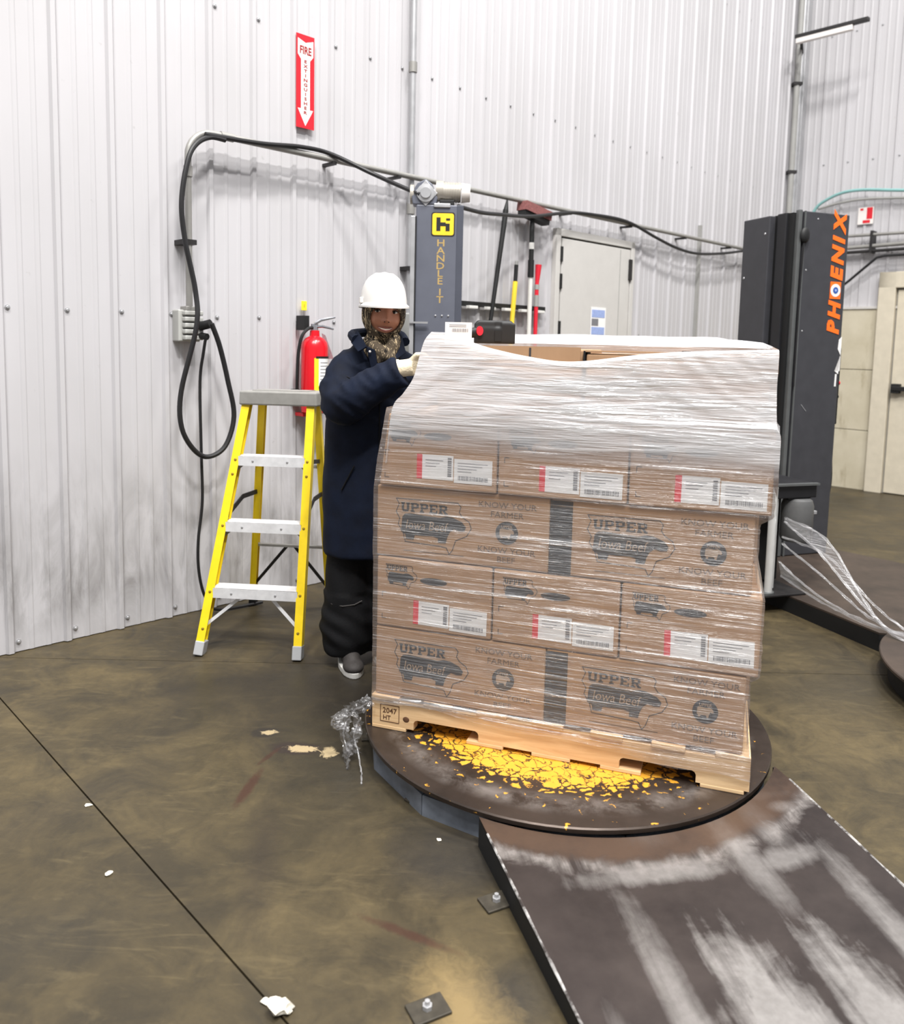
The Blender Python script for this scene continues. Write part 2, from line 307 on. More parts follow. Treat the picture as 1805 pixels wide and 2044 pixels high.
# ------------------------------------------------------------------ geometry helpers
class MB:
    def __init__(s): s.v = []; s.f = []; s.mx = Matrix.Identity(4)
    def add(s, vs, fs):
        k = len(s.v); s.v += [tuple(s.mx @ Vector(p)) for p in vs]; s.f += [tuple(i + k for i in f) for f in fs]; return s
    def box(s, x0, x1, y0, y1, z0, z1):
        return s.add([(x, y, z) for z in (z0, z1) for y in (y0, y1) for x in (x0, x1)],
                     [(0, 2, 3, 1), (4, 5, 7, 6), (0, 1, 5, 4), (2, 6, 7, 3), (0, 4, 6, 2), (1, 3, 7, 5)])
    def hexa(s, b, t):   # 4 bottom, 4 top points
        return s.add(list(b) + list(t), [(3, 2, 1, 0), (4, 5, 6, 7), (0, 1, 5, 4), (1, 2, 6, 5), (2, 3, 7, 6), (3, 0, 4, 7)])
    def beam(s, p0, p1, wx, wy, ref=(0, 1, 0), e=None):
        """rectangular bar from p0 to p1; ref gives the wy direction"""
        p0 = Vector(p0); p1 = Vector(p1); d = (p1 - p0).normalized(); r = Vector(ref)
        a = d.cross(r).normalized(); b = a.cross(d).normalized()
        q = lambda p, x, y: tuple(p + a * x + b * y)
        h, k = wx / 2, wy / 2
        return s.hexa([q(p0, -h, -k), q(p0, h, -k), q(p0, h, k), q(p0, -h, k)], [q(p1, -h, -k), q(p1, h, -k), q(p1, h, k), q(p1, -h, k)])
    def tube(s, pts, r, n=10, cap=True):
        pts = [Vector(p) for p in pts]; m = len(pts); rs = r if isinstance(r, (list, tuple)) else [r] * m
        k0 = len(s.v); prev = None; vs = []; fs = []
        for i, p in enumerate(pts):
            d = (pts[min(i + 1, m - 1)] - pts[max(i - 1, 0)]).normalized()
            if prev is None: prev = d.orthogonal().normalized()
            a = (prev - d * prev.dot(d)).normalized(); prev = a; b = d.cross(a)
            for j in range(n):
                t = 2 * math.pi * j / n; vs.append(tuple(p + a * (rs[i] * math.cos(t)) + b * (rs[i] * math.sin(t))))
        for i in range(m - 1):
            for j in range(n):
                fs.append((i * n + j, i * n + (j + 1) % n, (i + 1) * n + (j + 1) % n, (i + 1) * n + j))
        if cap: fs.append(tuple(range(n - 1, -1, -1))); fs.append(tuple((m - 1) * n + j for j in range(n)))
        return s.add(vs, fs)
    def cyl(s, p0, p1, r0, r1=None, n=16): return s.tube([p0, p1], [r0, r0 if r1 is None else r1], n)
    def lathe(s, prof, n=24, c=(0, 0, 0)):
        vs = []; fs = []; m = len(prof)
        for (r, z) in prof:
            for j in range(n):
                t = 2 * math.pi * j / n; vs.append((c[0] + r * math.cos(t), c[1] + r * math.sin(t), c[2] + z))
        for i in range(m - 1):
            for j in range(n): fs.append((i * n + j, i * n + (j + 1) % n, (i + 1) * n + (j + 1) % n, (i + 1) * n + j))
        fs.append(tuple(range(n - 1, -1, -1))); fs.append(tuple((m - 1) * n + j for j in range(n)))
        return s.add(vs, fs)
    def prism(s, poly, z0, z1):
        n = len(poly)
        return s.add([(x, y, z0) for x, y in poly] + [(x, y, z1) for x, y in poly],
                     [tuple(range(n - 1, -1, -1)), tuple(range(n, 2 * n))] + [(i, (i + 1) % n, n + (i + 1) % n, n + i) for i in range(n)])
    def xz(s, poly, y0, y1):   # polygon in x,z extruded along y (y0 front, y1 back)
        n = len(poly)
        return s.add([(x, y0, z) for x, z in poly] + [(x, y1, z) for x, z in poly],
                     [tuple(range(n)), tuple(range(2 * n - 1, n - 1, -1))] + [(i, n + i, n + (i + 1) % n, (i + 1) % n) for i in range(n)])
    def sphere(s, c, r, n=14, m=9):
        rx, ry, rz = r if isinstance(r, (tuple, list)) else (r, r, r)
        vs = [(c[0], c[1], c[2] - rz)]; fs = []
        for i in range(1, m):
            a = -math.pi / 2 + math.pi * i / m
            for j in range(n):
                t = 2 * math.pi * j / n; vs.append((c[0] + rx * math.cos(a) * math.cos(t), c[1] + ry * math.cos(a) * math.sin(t), c[2] + rz * math.sin(a)))
        vs.append((c[0], c[1], c[2] + rz))
        for j in range(n): fs.append((0, 1 + (j + 1) % n, 1 + j))
        for i in range(m - 2):
            for j in range(n): fs.append((1 + i * n + j, 1 + i * n + (j + 1) % n, 1 + (i + 1) * n + (j + 1) % n, 1 + (i + 1) * n + j))
        e = len(vs) - 1; b = 1 + (m - 2) * n
        for j in range(n): fs.append((b + j, b + (j + 1) % n, e))
        return s.add(vs, fs)
    def grid(s, P, closed=False):   # P[i][j]
        m = len(P); n = len(P[0]); fs = []
        for i in range(m - 1):
            for j in range(n if closed else n - 1):
                fs.append((i * n + j, i * n + (j + 1) % n, (i + 1) * n + (j + 1) % n, (i + 1) * n + j))
        return s.add([tuple(p) for r in P for p in r], fs)
    def text(s, string, size, x, z, y, align='CENTER', bold=0.0, shear=0.0, depth=0.0006, rot=0.0, sx=1.0):
        """lettering on the local x,z plane, facing -y"""
        vs, fs = text_geo(string, bold, shear)
        if align == 'CENTER': ox = -(max(v[0] for v in vs) + min(v[0] for v in vs)) / 2
        else: ox = 0
        c, si = math.cos(rot), math.sin(rot); out = []
        for v in vs:
            a, b = (v[0] + ox) * size * sx, v[1] * size
            out.append((x + a * c - b * si, y - (depth if v[2] > 0 else 0), z + a * si + b * c))
        return s.add(out, fs)
    def build(s, name, mat, parent=None, smooth=False, bevel=0.0, seg=2, angle=0.6):
        me = bpy.data.meshes.new(name); me.from_pydata(s.v, [], s.f); me.update()
        bm = bmesh.new(); bm.from_mesh(me); bmesh.ops.recalc_face_normals(bm, faces=bm.faces); bm.to_mesh(me); bm.free()
        return link(name, me, mat, parent, smooth, bevel, seg, angle)
def link(name, me, mat, parent=None, smooth=False, bevel=0.0, seg=2, angle=0.6):
    me.materials.append(MAT[mat])
    o = bpy.data.objects.new(name, me); COL.objects.link(o)
    if parent is not None: o.parent = parent
    if smooth:
        for p in me.polygons: p.use_smooth = True
        if angle:
            try: me.set_sharp_from_angle(angle=angle)
            except Exception: pass
    if bevel:
        b = o.modifiers.new('bevel', 'BEVEL'); b.width = bevel; b.segments = seg; b.limit_method = 'ANGLE'
    return o
_tx = {}
def text_geo(string, bold=0.0, shear=0.0):
    k = (string, bold, shear)
    if k not in _tx:
        cu = bpy.data.curves.new('t', 'FONT'); cu.body = string; cu.size = 1.0; cu.extrude = 0.01; cu.offset = bold; cu.shear = shear; cu.resolution_u = 2
        o = bpy.data.objects.new('t', cu); COL.objects.link(o)
        dg = bpy.context.evaluated_depsgraph_get(); me = o.evaluated_get(dg).to_mesh()
        _tx[k] = ([tuple(v.co) for v in me.vertices], [tuple(p.vertices) for p in me.polygons])
        bpy.data.objects.remove(o); bpy.data.curves.remove(cu)
    return _tx[k]
def thing(name, label, cat, loc=(0, 0, 0), rotz=0.0, group=None):
    o = bpy.data.objects.new(name, None); COL.objects.link(o); o.empty_display_size = 0.1
    o.location = loc; o.rotation_euler = (0, 0, rotz); tag(o, label, cat, group); return o
def tag(o, label, cat, group=None):
    o['label'] = label; o['category'] = cat
    if group: o['group'] = group
    return o
def struct(o, label=None):
    o['kind'] = 'structure'
    if label: o['label'] = label
    return o
def at(o, loc, rotz=0.0):
    o.location = loc; o.rotation_euler = (0, 0, rotz); return o
def spline(pts, n=8):
    """Catmull-Rom through the points"""
    P = [Vector(p) for p in pts]; out = []
    for i in range(len(P) - 1):
        a = P[max(i - 1, 0)]; b = P[i]; c = P[i + 1]; d = P[min(i + 2, len(P) - 1)]
        for k in range(n):
            t = k / n
            out.append(0.5 * ((2 * b) + (c - a) * t + (2 * a - 5 * b + 4 * c - d) * t * t + (3 * b - a - 3 * c + d) * t * t * t))
    out.append(P[-1]); return out
def blob(name, mat, parent, mb, voxel, smooth=4, wrinkle=None, factor=0.6):
    """fuse overlapping solids into one continuous skin"""
    me = bpy.data.meshes.new(name); me.from_pydata(mb.v, [], mb.f); me.update()
    bm = bmesh.new(); bm.from_mesh(me); bmesh.ops.recalc_face_normals(bm, faces=bm.faces); bm.to_mesh(me); bm.free()
    o = bpy.data.objects.new('tmp', me); COL.objects.link(o)
    r = o.modifiers.new('r', 'REMESH'); r.mode = 'VOXEL'; r.voxel_size = voxel
    if smooth: q = o.modifiers.new('s', 'SMOOTH'); q.iterations = smooth; q.factor = factor
    dg = bpy.context.evaluated_depsgraph_get(); res = bpy.data.meshes.new_from_object(o.evaluated_get(dg))
    bpy.data.objects.remove(o); res.name = name; res.materials.clear()
    if wrinkle:
        nn = [v.normal.copy() for v in res.vertices]
        for v, nrm in zip(res.vertices, nn): v.co += nrm * wrinkle(v.co)
        res.update()
    return link(name, res, mat, parent, True, angle=None)
def ribbon_bar(mb, poly, y0, y1): return mb.xz(poly, y0, y1)

# ------------------------------------------------------------------ frames of reference
WA = 0.7781
WD = Vector((math.cos(WA), math.sin(WA), 0)); W0 = Vector((-1.94, 3.4569, 0))
RB = WA - math.pi / 2
CORNER = W0 + WD * 7.88
RD = Vector((math.cos(RB), math.sin(RB), 0))
def on_wall(t, z=0.0): q = W0 + WD * t; return (q.x, q.y, z)
def on_right(t, z=0.0): q = CORNER + RD * t; return (q.x, q.y, z)

# ------------------------------------------------------------------ floor (saw-cut slabs over a dark bed)
floor = struct(MB().box(-9, 9, -7, 13, -0.16, -0.012).build('floor', 'joint_dark'))
def clip(poly, n, d):      # keep n.p <= d
    out = []
    for i in range(len(poly)):
        a, b = Vector(poly[i]), Vector(poly[(i + 1) % len(poly)]); da, db = n.dot(a) - d, n.dot(b) - d
        if da <= 0: out.append(tuple(a))
        if da * db < 0: q = a + (b - a) * (da / (da - db)); out.append(tuple(q))
    return out
ja, jb = Vector((-1.696, 2.966)), Vector((-0.354, 1.577)); na = Vector((-(jb - ja).y, (jb - ja).x)).normalized()
nb = Vector((-0.006, 1.0)).normalized(); db0 = nb.dot(Vector((0, 3.425)))
for sa in (1, -1):
    for sb in (1, -1):
        g = 0.0026
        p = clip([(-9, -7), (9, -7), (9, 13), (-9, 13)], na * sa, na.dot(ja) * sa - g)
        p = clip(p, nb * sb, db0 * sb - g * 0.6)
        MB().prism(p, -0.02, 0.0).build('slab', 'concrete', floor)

# ------------------------------------------------------------------ corrugated walls
PITCH = 0.245
PROF = [(0, 0), (.010, .016), (.030, .016), (.040, 0), (.095, 0), (.101, .0035), (.115, .0035), (.121, 0), (.168, 0), (.174, .0035), (.188, .0035), (.194, 0)]
def panel_mesh(nrib, z0, z1):
    pts = []
    for k in range(nrib): pts += [(k * PITCH + x, -h) for x, h in PROF]
    pts.append((nrib * PITCH + 0.006, 0))
    mb = MB(); n = len(pts); vs = []; fs = []
    for z in (z0, z1): vs += [(x, y, z) for x, y in pts]
    for z in (z0, z1): vs += [(x, 0.02, z) for x, y in pts]
    for i in range(n - 1):
        fs.append((i, i + 1, n + i + 1, n + i)); fs.append((2 * n + i, 3 * n + i, 3 * n + i + 1, 2 * n + i + 1))
    fs += [(0, n, 3 * n, 2 * n), (n - 1, 3 * n - 1, 4 * n - 1, 2 * n - 1)]
    me = bpy.data.meshes.new('panel'); me.from_pydata(vs, [], fs); me.update(); me.materials.append(MAT['white_panel']); return me
def sheet_wall(name, origin, rz, t0, npan, z0, z1, rows, skip=()):
    root = bpy.data.objects.new(name, MB().box(t0, t0 + npan * 3 * PITCH, .022, .16, z0, z1).build('tmp', 'white_panel').data)
    bpy.data.objects.remove(bpy.data.objects['tmp']); COL.objects.link(root); at(root, origin, rz); struct(root)
    me = panel_mesh(3, z0, z1)
    for k in range(npan):
        o = bpy.data.objects.new('panel', me); COL.objects.link(o); o.parent = root; o.location = (t0 + k * 3 * PITCH, 0, 0)
    sc = None
    for z in rows:
        for k in range(npan * 3):
            t = t0 + k * PITCH + 0.053
            if any(a < t < b and c < z < d for a, b, c, d in skip): continue
            if sc is None:
                m = MB().lathe([(.0115, 0), (.0115, .0025), (.007, .003), (.007, .008), (.005, .0095)], 8)
                sc = m.build('screw', 'galv', root, True); sc.rotation_euler = (math.pi / 2, 0, 0); s = sc
            else:
                s = sc.copy(); COL.objects.link(s); s.parent = root
            s.location = (t, 0, z + random.uniform(-.006, .006))
    return root
wall_left = sheet_wall('wall_left', W0, WA, 0.222 - PITCH * 9, 14, 0.004, 6.2, (0.055, 1.53, 3.055, 4.6), [(3.7, 4.8, -1, 2.3)])
wall_left['label'] = 'white corrugated metal wall behind the yellow ladder and the worker'
RSPLIT = 1.89
wall_right = sheet_wall('wall_right', CORNER, RB, 0.0, 6, RSPLIT, 6.2, (2.45, 3.4, 4.7))
wall_right['label'] = 'white corrugated metal wall above the beige concrete at the right'
# concrete stem wall under the right metal sheets (cast panels with joints)
cw = struct(MB().box(0.0, 4.4, .03, .3, 0, RSPLIT - .002).build('wall_concrete', 'joint_dark')); at(cw, CORNER, RB)
for (a, b) in ((0.0, 0.57), (0.577, 0.96)):
    for (c, d) in ((0, .62), (.626, 1.25), (1.256, RSPLIT - .004)):
        MB().box(a, b, -.03, .04, c, d).build('block', 'beige_block', cw, bevel=.004)
for (c, d) in ((0, .62), (.626, 1.25), (1.256, RSPLIT - .004)):
    MB().box(2.35, 4.4, -.03, .04, c, d).build('block', 'beige_block', cw, bevel=.004)
fl = MB().box(0, 4.4, -.045, .03, RSPLIT - .012, RSPLIT + .012).build('flashing', 'door_white', cw)
# corner trim
tr = struct(at(MB().box(-.05, .05, -.05, .05, 0, 6.2).build('trim_1', 'galv', bevel=.004), (CORNER.x, CORNER.y, 0), WA)); tr.location = (CORNER.x - .03, CORNER.y - .075, 0)

# ------------------------------------------------------------------ door in the left wall
d1 = struct(bpy.data.objects.new('door_1', None)); COL.objects.link(d1); at(d1, on_wall(3.775), WA)
d1['label'] = 'pale flush door with taped notices in the corrugated wall'
m = MB().box(-.05, 0, -.045, .0, 0, 2.29); m.box(.935, .985, -.045, 0, 0, 2.29); m.box(-.05, .985, -.045, 0, 2.235, 2.29); m.build('door_frame', 'door_white', d1, bevel=.004)
MB().box(-.012, .948, -.026, -.001, 0, 2.243).build('door_gap', 'joint_dark', d1)
leaf = MB().box(.02, .925, -.04, -.002, .01, 2.222).build('door_leaf', 'door_white', d1, bevel=.003)
MB().box(.78, .786, -.0415, -.038, .02, 2.21).build('seam', 'frame_grey', leaf)
for z in (2.06, 1.1, .25): MB().box(.905, .94, -.058, -.035, z - .085, z + .085).build('hinge', 'dark_steel', d1, bevel=.004)
m = MB()
for z in (.3, .95, 1.25, 1.55, 1.9, 2.1): m.box(-.006, .022, -.05, -.03, z - .05, z + .06)
m.build('latch_strip', 'rubber_black', d1)
nt = tag(at(MB().box(0, .2, -.0448, -.043, 0, .235).build('notice', 'paper'), on_wall(4.18, 1.50), WA), 'paper notice with blue bands taped to the pale door', 'notice')
for z in (.155, .02): MB().box(.012, .185, -.0462, -.0446, z, z + .06).build('print', 'notice_blue', nt)
m = MB().box(.012, .1, -.0462, -.0446, .09, .145); m.build('photo', 'print_grey', nt)

# ------------------------------------------------------------------ tool rack and hung tools
rk = tag(at(MB().box(2.72 - 2.72, 3.61 - 2.72, -.05, -.02, 1.672, 1.705).build('tool_rack', 'rubber_black', bevel=.003), on_wall(2.72), WA), 'black tool rack strip on the white wall beside the door', 'rack')
for k in range(5): MB().box(.06 + k * .175, .14 + k * .175, -.085, -.048, 1.655, 1.675).build('clip', 'stick_white', rk, bevel=.003)
def tool(name, label, cat, parts, t):
    e = thing(name, label, cat, on_wall(t), WA, 'tools hanging on the rack')
    for (pn, mt, mb) in parts: mb.build(pn, mt, e, True, angle=.7)
    return e
m1 = MB().tube([(-.10, -.09, .45), (-.035, -.09, 1.50), (.085, -.09, 2.22), (.10, -.09, 2.33)], [.014, .014, .018, .02]); m2 = MB().cyl((.10, -.09, 2.32), (.115, -.09, 2.41), .019, .004)
tool('squeegee_pole', 'long black pole leaning on the rack nearest the grey mast', 'pole', [('handle', 'rubber_black', m1), ('tip', 'rubber_black', m2)], 3.0)
m = MB().cyl((0, -.1, .5), (0, -.1, 2.0), .016); f = MB().cyl((0, -.1, 1.98), (.0, -.1, 2.30), .017); g = MB().cyl((0, -.1, 1.9), (0, -.1, 2.02), .022); gg = MB().cyl((0, -.1, 2.095), (0, -.1, 2.14), .0185)
h = MB(); h.mx = Matrix.Translation((.02, -.1, 2.34)) @ Matrix.Rotation(.16, 4, 'Y'); h.box(-.135, .135, -.035, .035, -.045, -.01)
br = MB(); br.mx = h.mx
br.box(-.14, .14, -.045, .045, -.012, .05)
tool('push_broom', 'push broom hung head up with dusty red bristles and white pole', 'broom', [('handle', 'stick_white', m), ('grip', 'rubber_black', f), ('collar', 'rubber_black', g), ('band', 'stick_white', gg), ('block', 'rubber_black', h), ('bristles', 'brush_red', br)], 3.37)
m = MB().tube([(-.04, -.09, .5), (-.03, -.09, 1.5), (0, -.09, 1.86)], [.016, .016, .018]); g = MB().cyl((0, -.09, 1.86), (.006, -.09, 1.975), .014); k = MB().cyl((.006, -.09, 1.97), (.008, -.09, 2.0), .011)
tool('yellow_handle_tool', 'yellow pole with black grip hanging on the rack', 'tool', [('handle', 'tool_yellow', m), ('grip', 'rubber_black', g), ('hanging_loop', 'frame_grey', k)], 3.22)
m = MB().tube([(-.01, -.09, .55), (0, -.09, 1.88)], .015); g = MB().tube([(0, -.09, 1.87), (.005, -.09, 1.93), (.01, -.09, 1.995)], [.015, .02, .024]); k = MB().cyl((-.001, -.09, 1.70), (0, -.09, 1.78), .017); k.cyl((0, -.09, 1.82), (0, -.09, 1.855), .017)
tool('red_handle_tool', 'red pole with flared grip hanging on the rack nearest the door', 'tool', [('handle', 'tool_red', m), ('grip', 'tool_red', g), ('sleeve', 'frame_grey', k)], 3.455)

# ------------------------------------------------------------------ conduit, cables, outlet box on the left wall
cz = 2.415; off = -.085
pts = [(.818, off, 1.56), (.818, off, 2.26)]
for k in range(1, 9):
    a = math.pi / 2 * k / 8; pts.append((.818 + .13 * (1 - math.cos(a)), off, 2.285 + .13 * math.sin(a)))
pts.append((7.4, off, cz))
cn = thing('conduit', 'grey steel conduit rising from the outlet box and running along the wall', 'conduit', on_wall(0), WA)
MB().tube(pts, .0165, 12).build('pipe', 'conduit_grey', cn, True)
MB().cyl((.818, off, 2.19), (.818, off, 2.24), .021).build('coupling', 'conduit_grey', cn, True, angle=.6); MB().cyl((.99, off, cz), (1.06, off, cz), .021).build('coupling', 'conduit_grey', cn, True, angle=.6)
for t in (1.67, 2.14, 2.62, 3.8, 4.6, 5.46, 6.3): MB().box(t - .012, t + .012, off - .02, .0, cz - .028, cz - .012).build('bracket', 'dark_steel', cn)
for z in (1.88,): MB().box(.785, .85, off - .02, -.0, z - .012, z + .012).build('strap', 'dark_steel', cn)
ob = thing('outlet_box', 'grey industrial outlet box with plugged black cables on the wall', 'box', on_wall(.82, 1.40), WA)
MB().box(-.052, .062, -.07, -.0, .0, .155).build('body', 'box_grey', ob, bevel=.006)
m = MB()
for k in range(5): m.box(-.034, .062, -.105, -.065, .008 + k * .03, .03 + k * .03)
m.build('receptacle', 'box_grey', ob, bevel=.005)
MB().box(-.025, .03, -.1, -.03, .15, .172).build('hub', 'conduit_grey', ob, bevel=.004)
m = MB().cyl((.045, -.10, .075), (.075, -.15, .09), .022); m.cyl((.05, -.10, .03), (.06, -.14, .025), .017); m.build('plug', 'rubber_black', ob, True)
def cable(name, label, pts, r, n=8, mat='cable_black', loc=None, rz=WA):
    o = MB().tube(spline(pts, n), r, 10).build(name, mat, None, True); at(o, loc or on_wall(0), rz); return tag(o, label, 'cable')
cable('cable', 'thick black cable hanging in a long loop beside the ladder',
      [(1.0, -.115, 2.39), (.92, -.115, 2.388), (.84, -.13, 2.34), (.79, -.14, 2.25), (.757, -.14, 2.06), (.772, -.14, 1.88), (.817, -.15, 1.645), (.81, -.17, 1.47), (.744, -.14, 1.163), (.742, -.14, .993), (.80, -.14, .878), (.879, -.14, .83), (.976, -.14, .878), (1.025, -.14, 1.029), (.992, -.14, 1.208), (.945, -.145, 1.383), (.90, -.15, 1.49)], .0125)
cable('cable', 'thin black cord dropping straight from the outlet box to the floor',
      [(.875, -.14, 1.425), (.872, -.12, 1.35), (.862, -.10, 1.2), (.865, -.1, .857), (.868, -.1, .60), (.844, -.1, .40), (.846, -.1, .24), (.88, -.1, .1), (.95, -.1, .02), (1.2, -.12, .012)], .0075)
cable('cable', 'black cable tied along the conduit and drooping to the mast motor',
      [(.894, -.115, 2.397), (1.2, -.11, 2.412), (1.448, -.10, 2.442), (1.643, -.10, 2.44), (1.828, -.22, 2.353), (1.895, -.40, 2.268), (1.93, -.52, 2.216)], .012)
cable('cable', 'black cable swagging from the mast along the wall to the dark tower',
      [(2.143, -.60, 2.173), (2.428, -.50, 2.187), (2.712, -.40, 2.221), (3.211, -.22, 2.289), (3.734, -.115, 2.39), (4.04, -.115, 2.418), (4.511, -.115, 2.423), (4.965, -.115, 2.343), (5.293, -.115, 2.293), (5.641, -.115, 2.278), (6.104, -.115, 2.322), (6.607, -.115, 2.398), (6.9, -.11, 2.44)], .012)
# vertical drop pipe beside the mast
vp = thing('drop_pipe', 'tall grey vertical pipe just left of the grey mast', 'pipe', on_wall(2.27), WA)
MB().cyl((0, -.06, 1.3), (0, -.06, 6.2), .019).build('pipe', 'galv', vp, True)
for z in (3.03, 2.2): MB().cyl((0, -.06, z), (0, -.06, z + .06), .025).build('coupling', 'conduit_grey', vp, True)
MB().box(-.03, .03, -.085, 0, 1.86, 1.885).build('strap', 'dark_steel', vp)
sb = thing('switch_box', 'grey safety switch box with black lever behind the worker', 'box', on_wall(2.2, 1.36), WA)
MB().box(-.09, .09, -.12, -.0, 0, .24).build('body', 'box_grey', sb, bevel=.008); MB().box(.05, .075, -.15, -.11, .05, .17).build('lever', 'rubber_black', sb, bevel=.004)

# ------------------------------------------------------------------ fire extinguisher sign
sg = thing('fire_extinguisher_sign', 'tall red and white arrow sign reading FIRE EXTINGUISHER', 'sign', on_wall(1.47, 2.565), WA)
MB().box(0, .115, -.026, -.0225, 0, .485).build('plate', 'sign_red', sg)
m = MB(); cxs = .0575
m.xz([(.008, .10), (.0575, .012), (.107, .10), (.086, .10), (.086, .355), (.107, .38), (.107, .462), (.0575, .445), (.008, .462), (.008, .38), (.029, .355), (.029, .10)][::-1], -.0274, -.0258)
m.build('arrow', 'sign_white', sg)
m = MB().text('FIRE', .056, .0575, .386, -.0276, bold=.03, sx=.74)
m.build('lettering', 'sign_textred', sg); m = MB()
for i, ch in enumerate('EXTINGUISHER'): m.text(ch, .0225, .0575, .340 - i * .0242, -.0276, bold=.03, sx=1.5)
m.build('lettering', 'sign_textred', sg)
tg = tag(at(MB().box(-.018, .018, -.026, -.0225, 0, .052).build('yellow_tag', 'label_yellow', bevel=.002), on_wall(1.525, 1.585), WA), 'small yellow tag on the wall above the fire extinguisher', 'tag')
MB().text('1', .03, 0, .015, -.0262).build('mark', 'orange', tg)

# ------------------------------------------------------------------ fire extinguisher
ex = thing('fire_extinguisher', 'red fire extinguisher with yellow label hanging on the white wall', 'extinguisher', on_wall(1.53, 1.02), WA)
c = (0, -.12, 0)
MB().lathe([(.06, 0), (.072, .008), (.074, .03), (.074, .36), (.068, .39), (.05, .412), (.028, .424), (.026, .455)], 28, c).build('cylinder', 'extinguisher_red', ex, True)
def wrap(r, a0, a1, z0, z1, n=14):
    P = []
    for i in range(2):
        P.append([(c[0] + r * math.sin(a0 + (a1 - a0) * j / n), c[1] - r * math.cos(a0 + (a1 - a0) * j / n), (z0, z1)[i]) for j in range(n + 1)])
    return MB().grid(P)
lb = wrap(.0752, -.62, .95, .105, .305).build('label', 'label_yellow', ex, True)
wrap(.0758, -.30, .75, .155, .303).build('text_panel', 'paper', lb, True)
m = wrap(.0764, -.5, .95, .303, .315); m.build('header', 'rubber_black', lb, True)
m = MB()
for a in (-.12, .2, .52):
    q = wrap(.0764, a - .1, a + .1, .128, .150, 3); m.add(q.v, q.f)
for k in range(7):
    q = wrap(.0764, -.18, .6, .17 + k * .018, .174 + k * .018, 6); m.add(q.v, q.f)
m.build('pictograms', 'print_grey', lb, True)
wrap(.0775, -2.6, 2.6, .068, .098, 30).build('strap', 'rubber_black', ex, True); wrap(.0785, -.42, -.1, .072, .094, 4).build('buckle', 'chrome', ex, True)
MB().box(-.09, -.06, -.08, -.02, .05, .13).build('bracket', 'rubber_black', ex, bevel=.003)
MB().cyl((0, -.12, .45), (0, -.12, .49), .02).build('valve', 'chrome', ex, True, angle=.6)
m = MB().tube([(-.01, -.13, .49), (.02, -.15, .512), (.10, -.17, .53)], [.009, .009, .006]); m.tube([(0, -.13, .475), (.03, -.15, .478), (.09, -.17, .465)], [.008, .008, .006]); m.build('handle', 'chrome', ex, True)
MB().tube(spline([(0, -.12, .47), (-.05, -.13, .462), (-.09, -.13, .42), (-.105, -.12, .33), (-.105, -.11, .2), (-.10, -.10, .12)], 6), .0095, 8).build('hose', 'rubber_black', ex, True)
MB().cyl((-.10, -.10, .135), (-.10, -.10, .04), .012, .016).build('nozzle', 'rubber_black', ex, True)
MB().box(-.055, -.02, -.1, -.02, .455, .535).build('hook_plate', 'rubber_black', ex, bevel=.003)
m = MB(); m.hexa([(.04, -.17, .30), (.115, -.14, .30), (.115, -.138, .30), (.04, -.168, .30)], [(.02, -.16, .44), (.05, -.15, .43), (.05, -.148, .43), (.02, -.158, .44)]); m.build('inspection_tag', 'tag_maroon', ex)
MB().box(-.06, .06, -.1, -.02, -.02, .0).build('foot_shelf', 'extinguisher_red', ex, bevel=.003)

# ------------------------------------------------------------------ right wall fittings
dr = struct(bpy.data.objects.new('door_2', None)); COL.objects.link(dr); at(dr, on_right(.96), RB)
dr['label'] = 'beige door with dark push bar at the right edge'
m = MB().box(0, .16, -.09, .04, 0, 2.24); m.box(1.25, 1.40, -.09, .04, 0, 2.24); m.box(0, 1.4, -.09, .04, 2.08, 2.24); m.build('door_frame', 'frame_cream', dr, bevel=.006)
MB().box(.15, 1.26, -.03, .03, 0, 2.09).build('door_gap', 'frame_grey', dr)
lf = MB().box(.175, 1.24, -.055, .0, .01, 2.06).build('door_leaf', 'frame_cream', dr, bevel=.004)
m = MB().box(.20, 1.2, -.13, -.08, 1.055, 1.10); m.box(.19, .27, -.12, -.05, 1.03, 1.125); m.box(1.14, 1.22, -.12, -.05, 1.03, 1.125); m.build('push_bar', 'rubber_black', dr, bevel=.006)
def rthing(name, label, cat, t, z=0): return thing(name, label, cat, on_right(t, z), RB)
o = MB().tube(spline([(.22, -.1, 2.8), (.29, -.1, 2.945), (.40, -.1, 3.02), (.55, -.1, 3.07), (.75, -.1, 3.075), (1.1, -.1, 3.03), (1.8, -.1, 2.95)], 6), .016, 8).build('pipe', 'pipe_teal', None, True); tag(at(o, on_right(0), RB), 'curved teal pipe on the right wall above the dark tower', 'pipe')
o = MB().tube(spline([(.30, -.08, 2.93), (.5, -.08, 2.97), (.75, -.08, 2.985), (1.1, -.08, 2.96), (1.8, -.08, 2.9)], 5), .012, 8).build('pipe', 'frame_grey', None, True); tag(at(o, on_right(0), RB), 'thin grey pipe just under the curved teal pipe', 'pipe')
wp = rthing('pipe_run', 'bundle of grey horizontal pipes above the beige door', 'pipe', 0)
MB().cyl((.5, -.09, 2.625), (2.6, -.09, 2.60), .016).build('pipe', 'conduit_grey', wp, True)
MB().cyl((.5, -.09, 2.50), (2.6, -.09, 2.54), .02).build('pipe', 'conduit_grey', wp, True)
MB().cyl((.5, -.09, 2.455), (2.6, -.09, 2.47), .016).build('pipe', 'dark_steel', wp, True)
MB().box(.85, .875, -.115, 0, 2.44, 2.66).build('strut', 'dark_steel', wp)
o = MB().tube([(.55, -.12, 2.06), (.68, -.12, 2.165), (.93, -.12, 2.385), (1.0, -.12, 2.40), (1.8, -.12, 2.40)], .013, 8).build('hose', 'cable_black', None, True); tag(at(o, on_right(0), RB), 'black hose rising diagonally behind the orange lettered tower', 'hose')
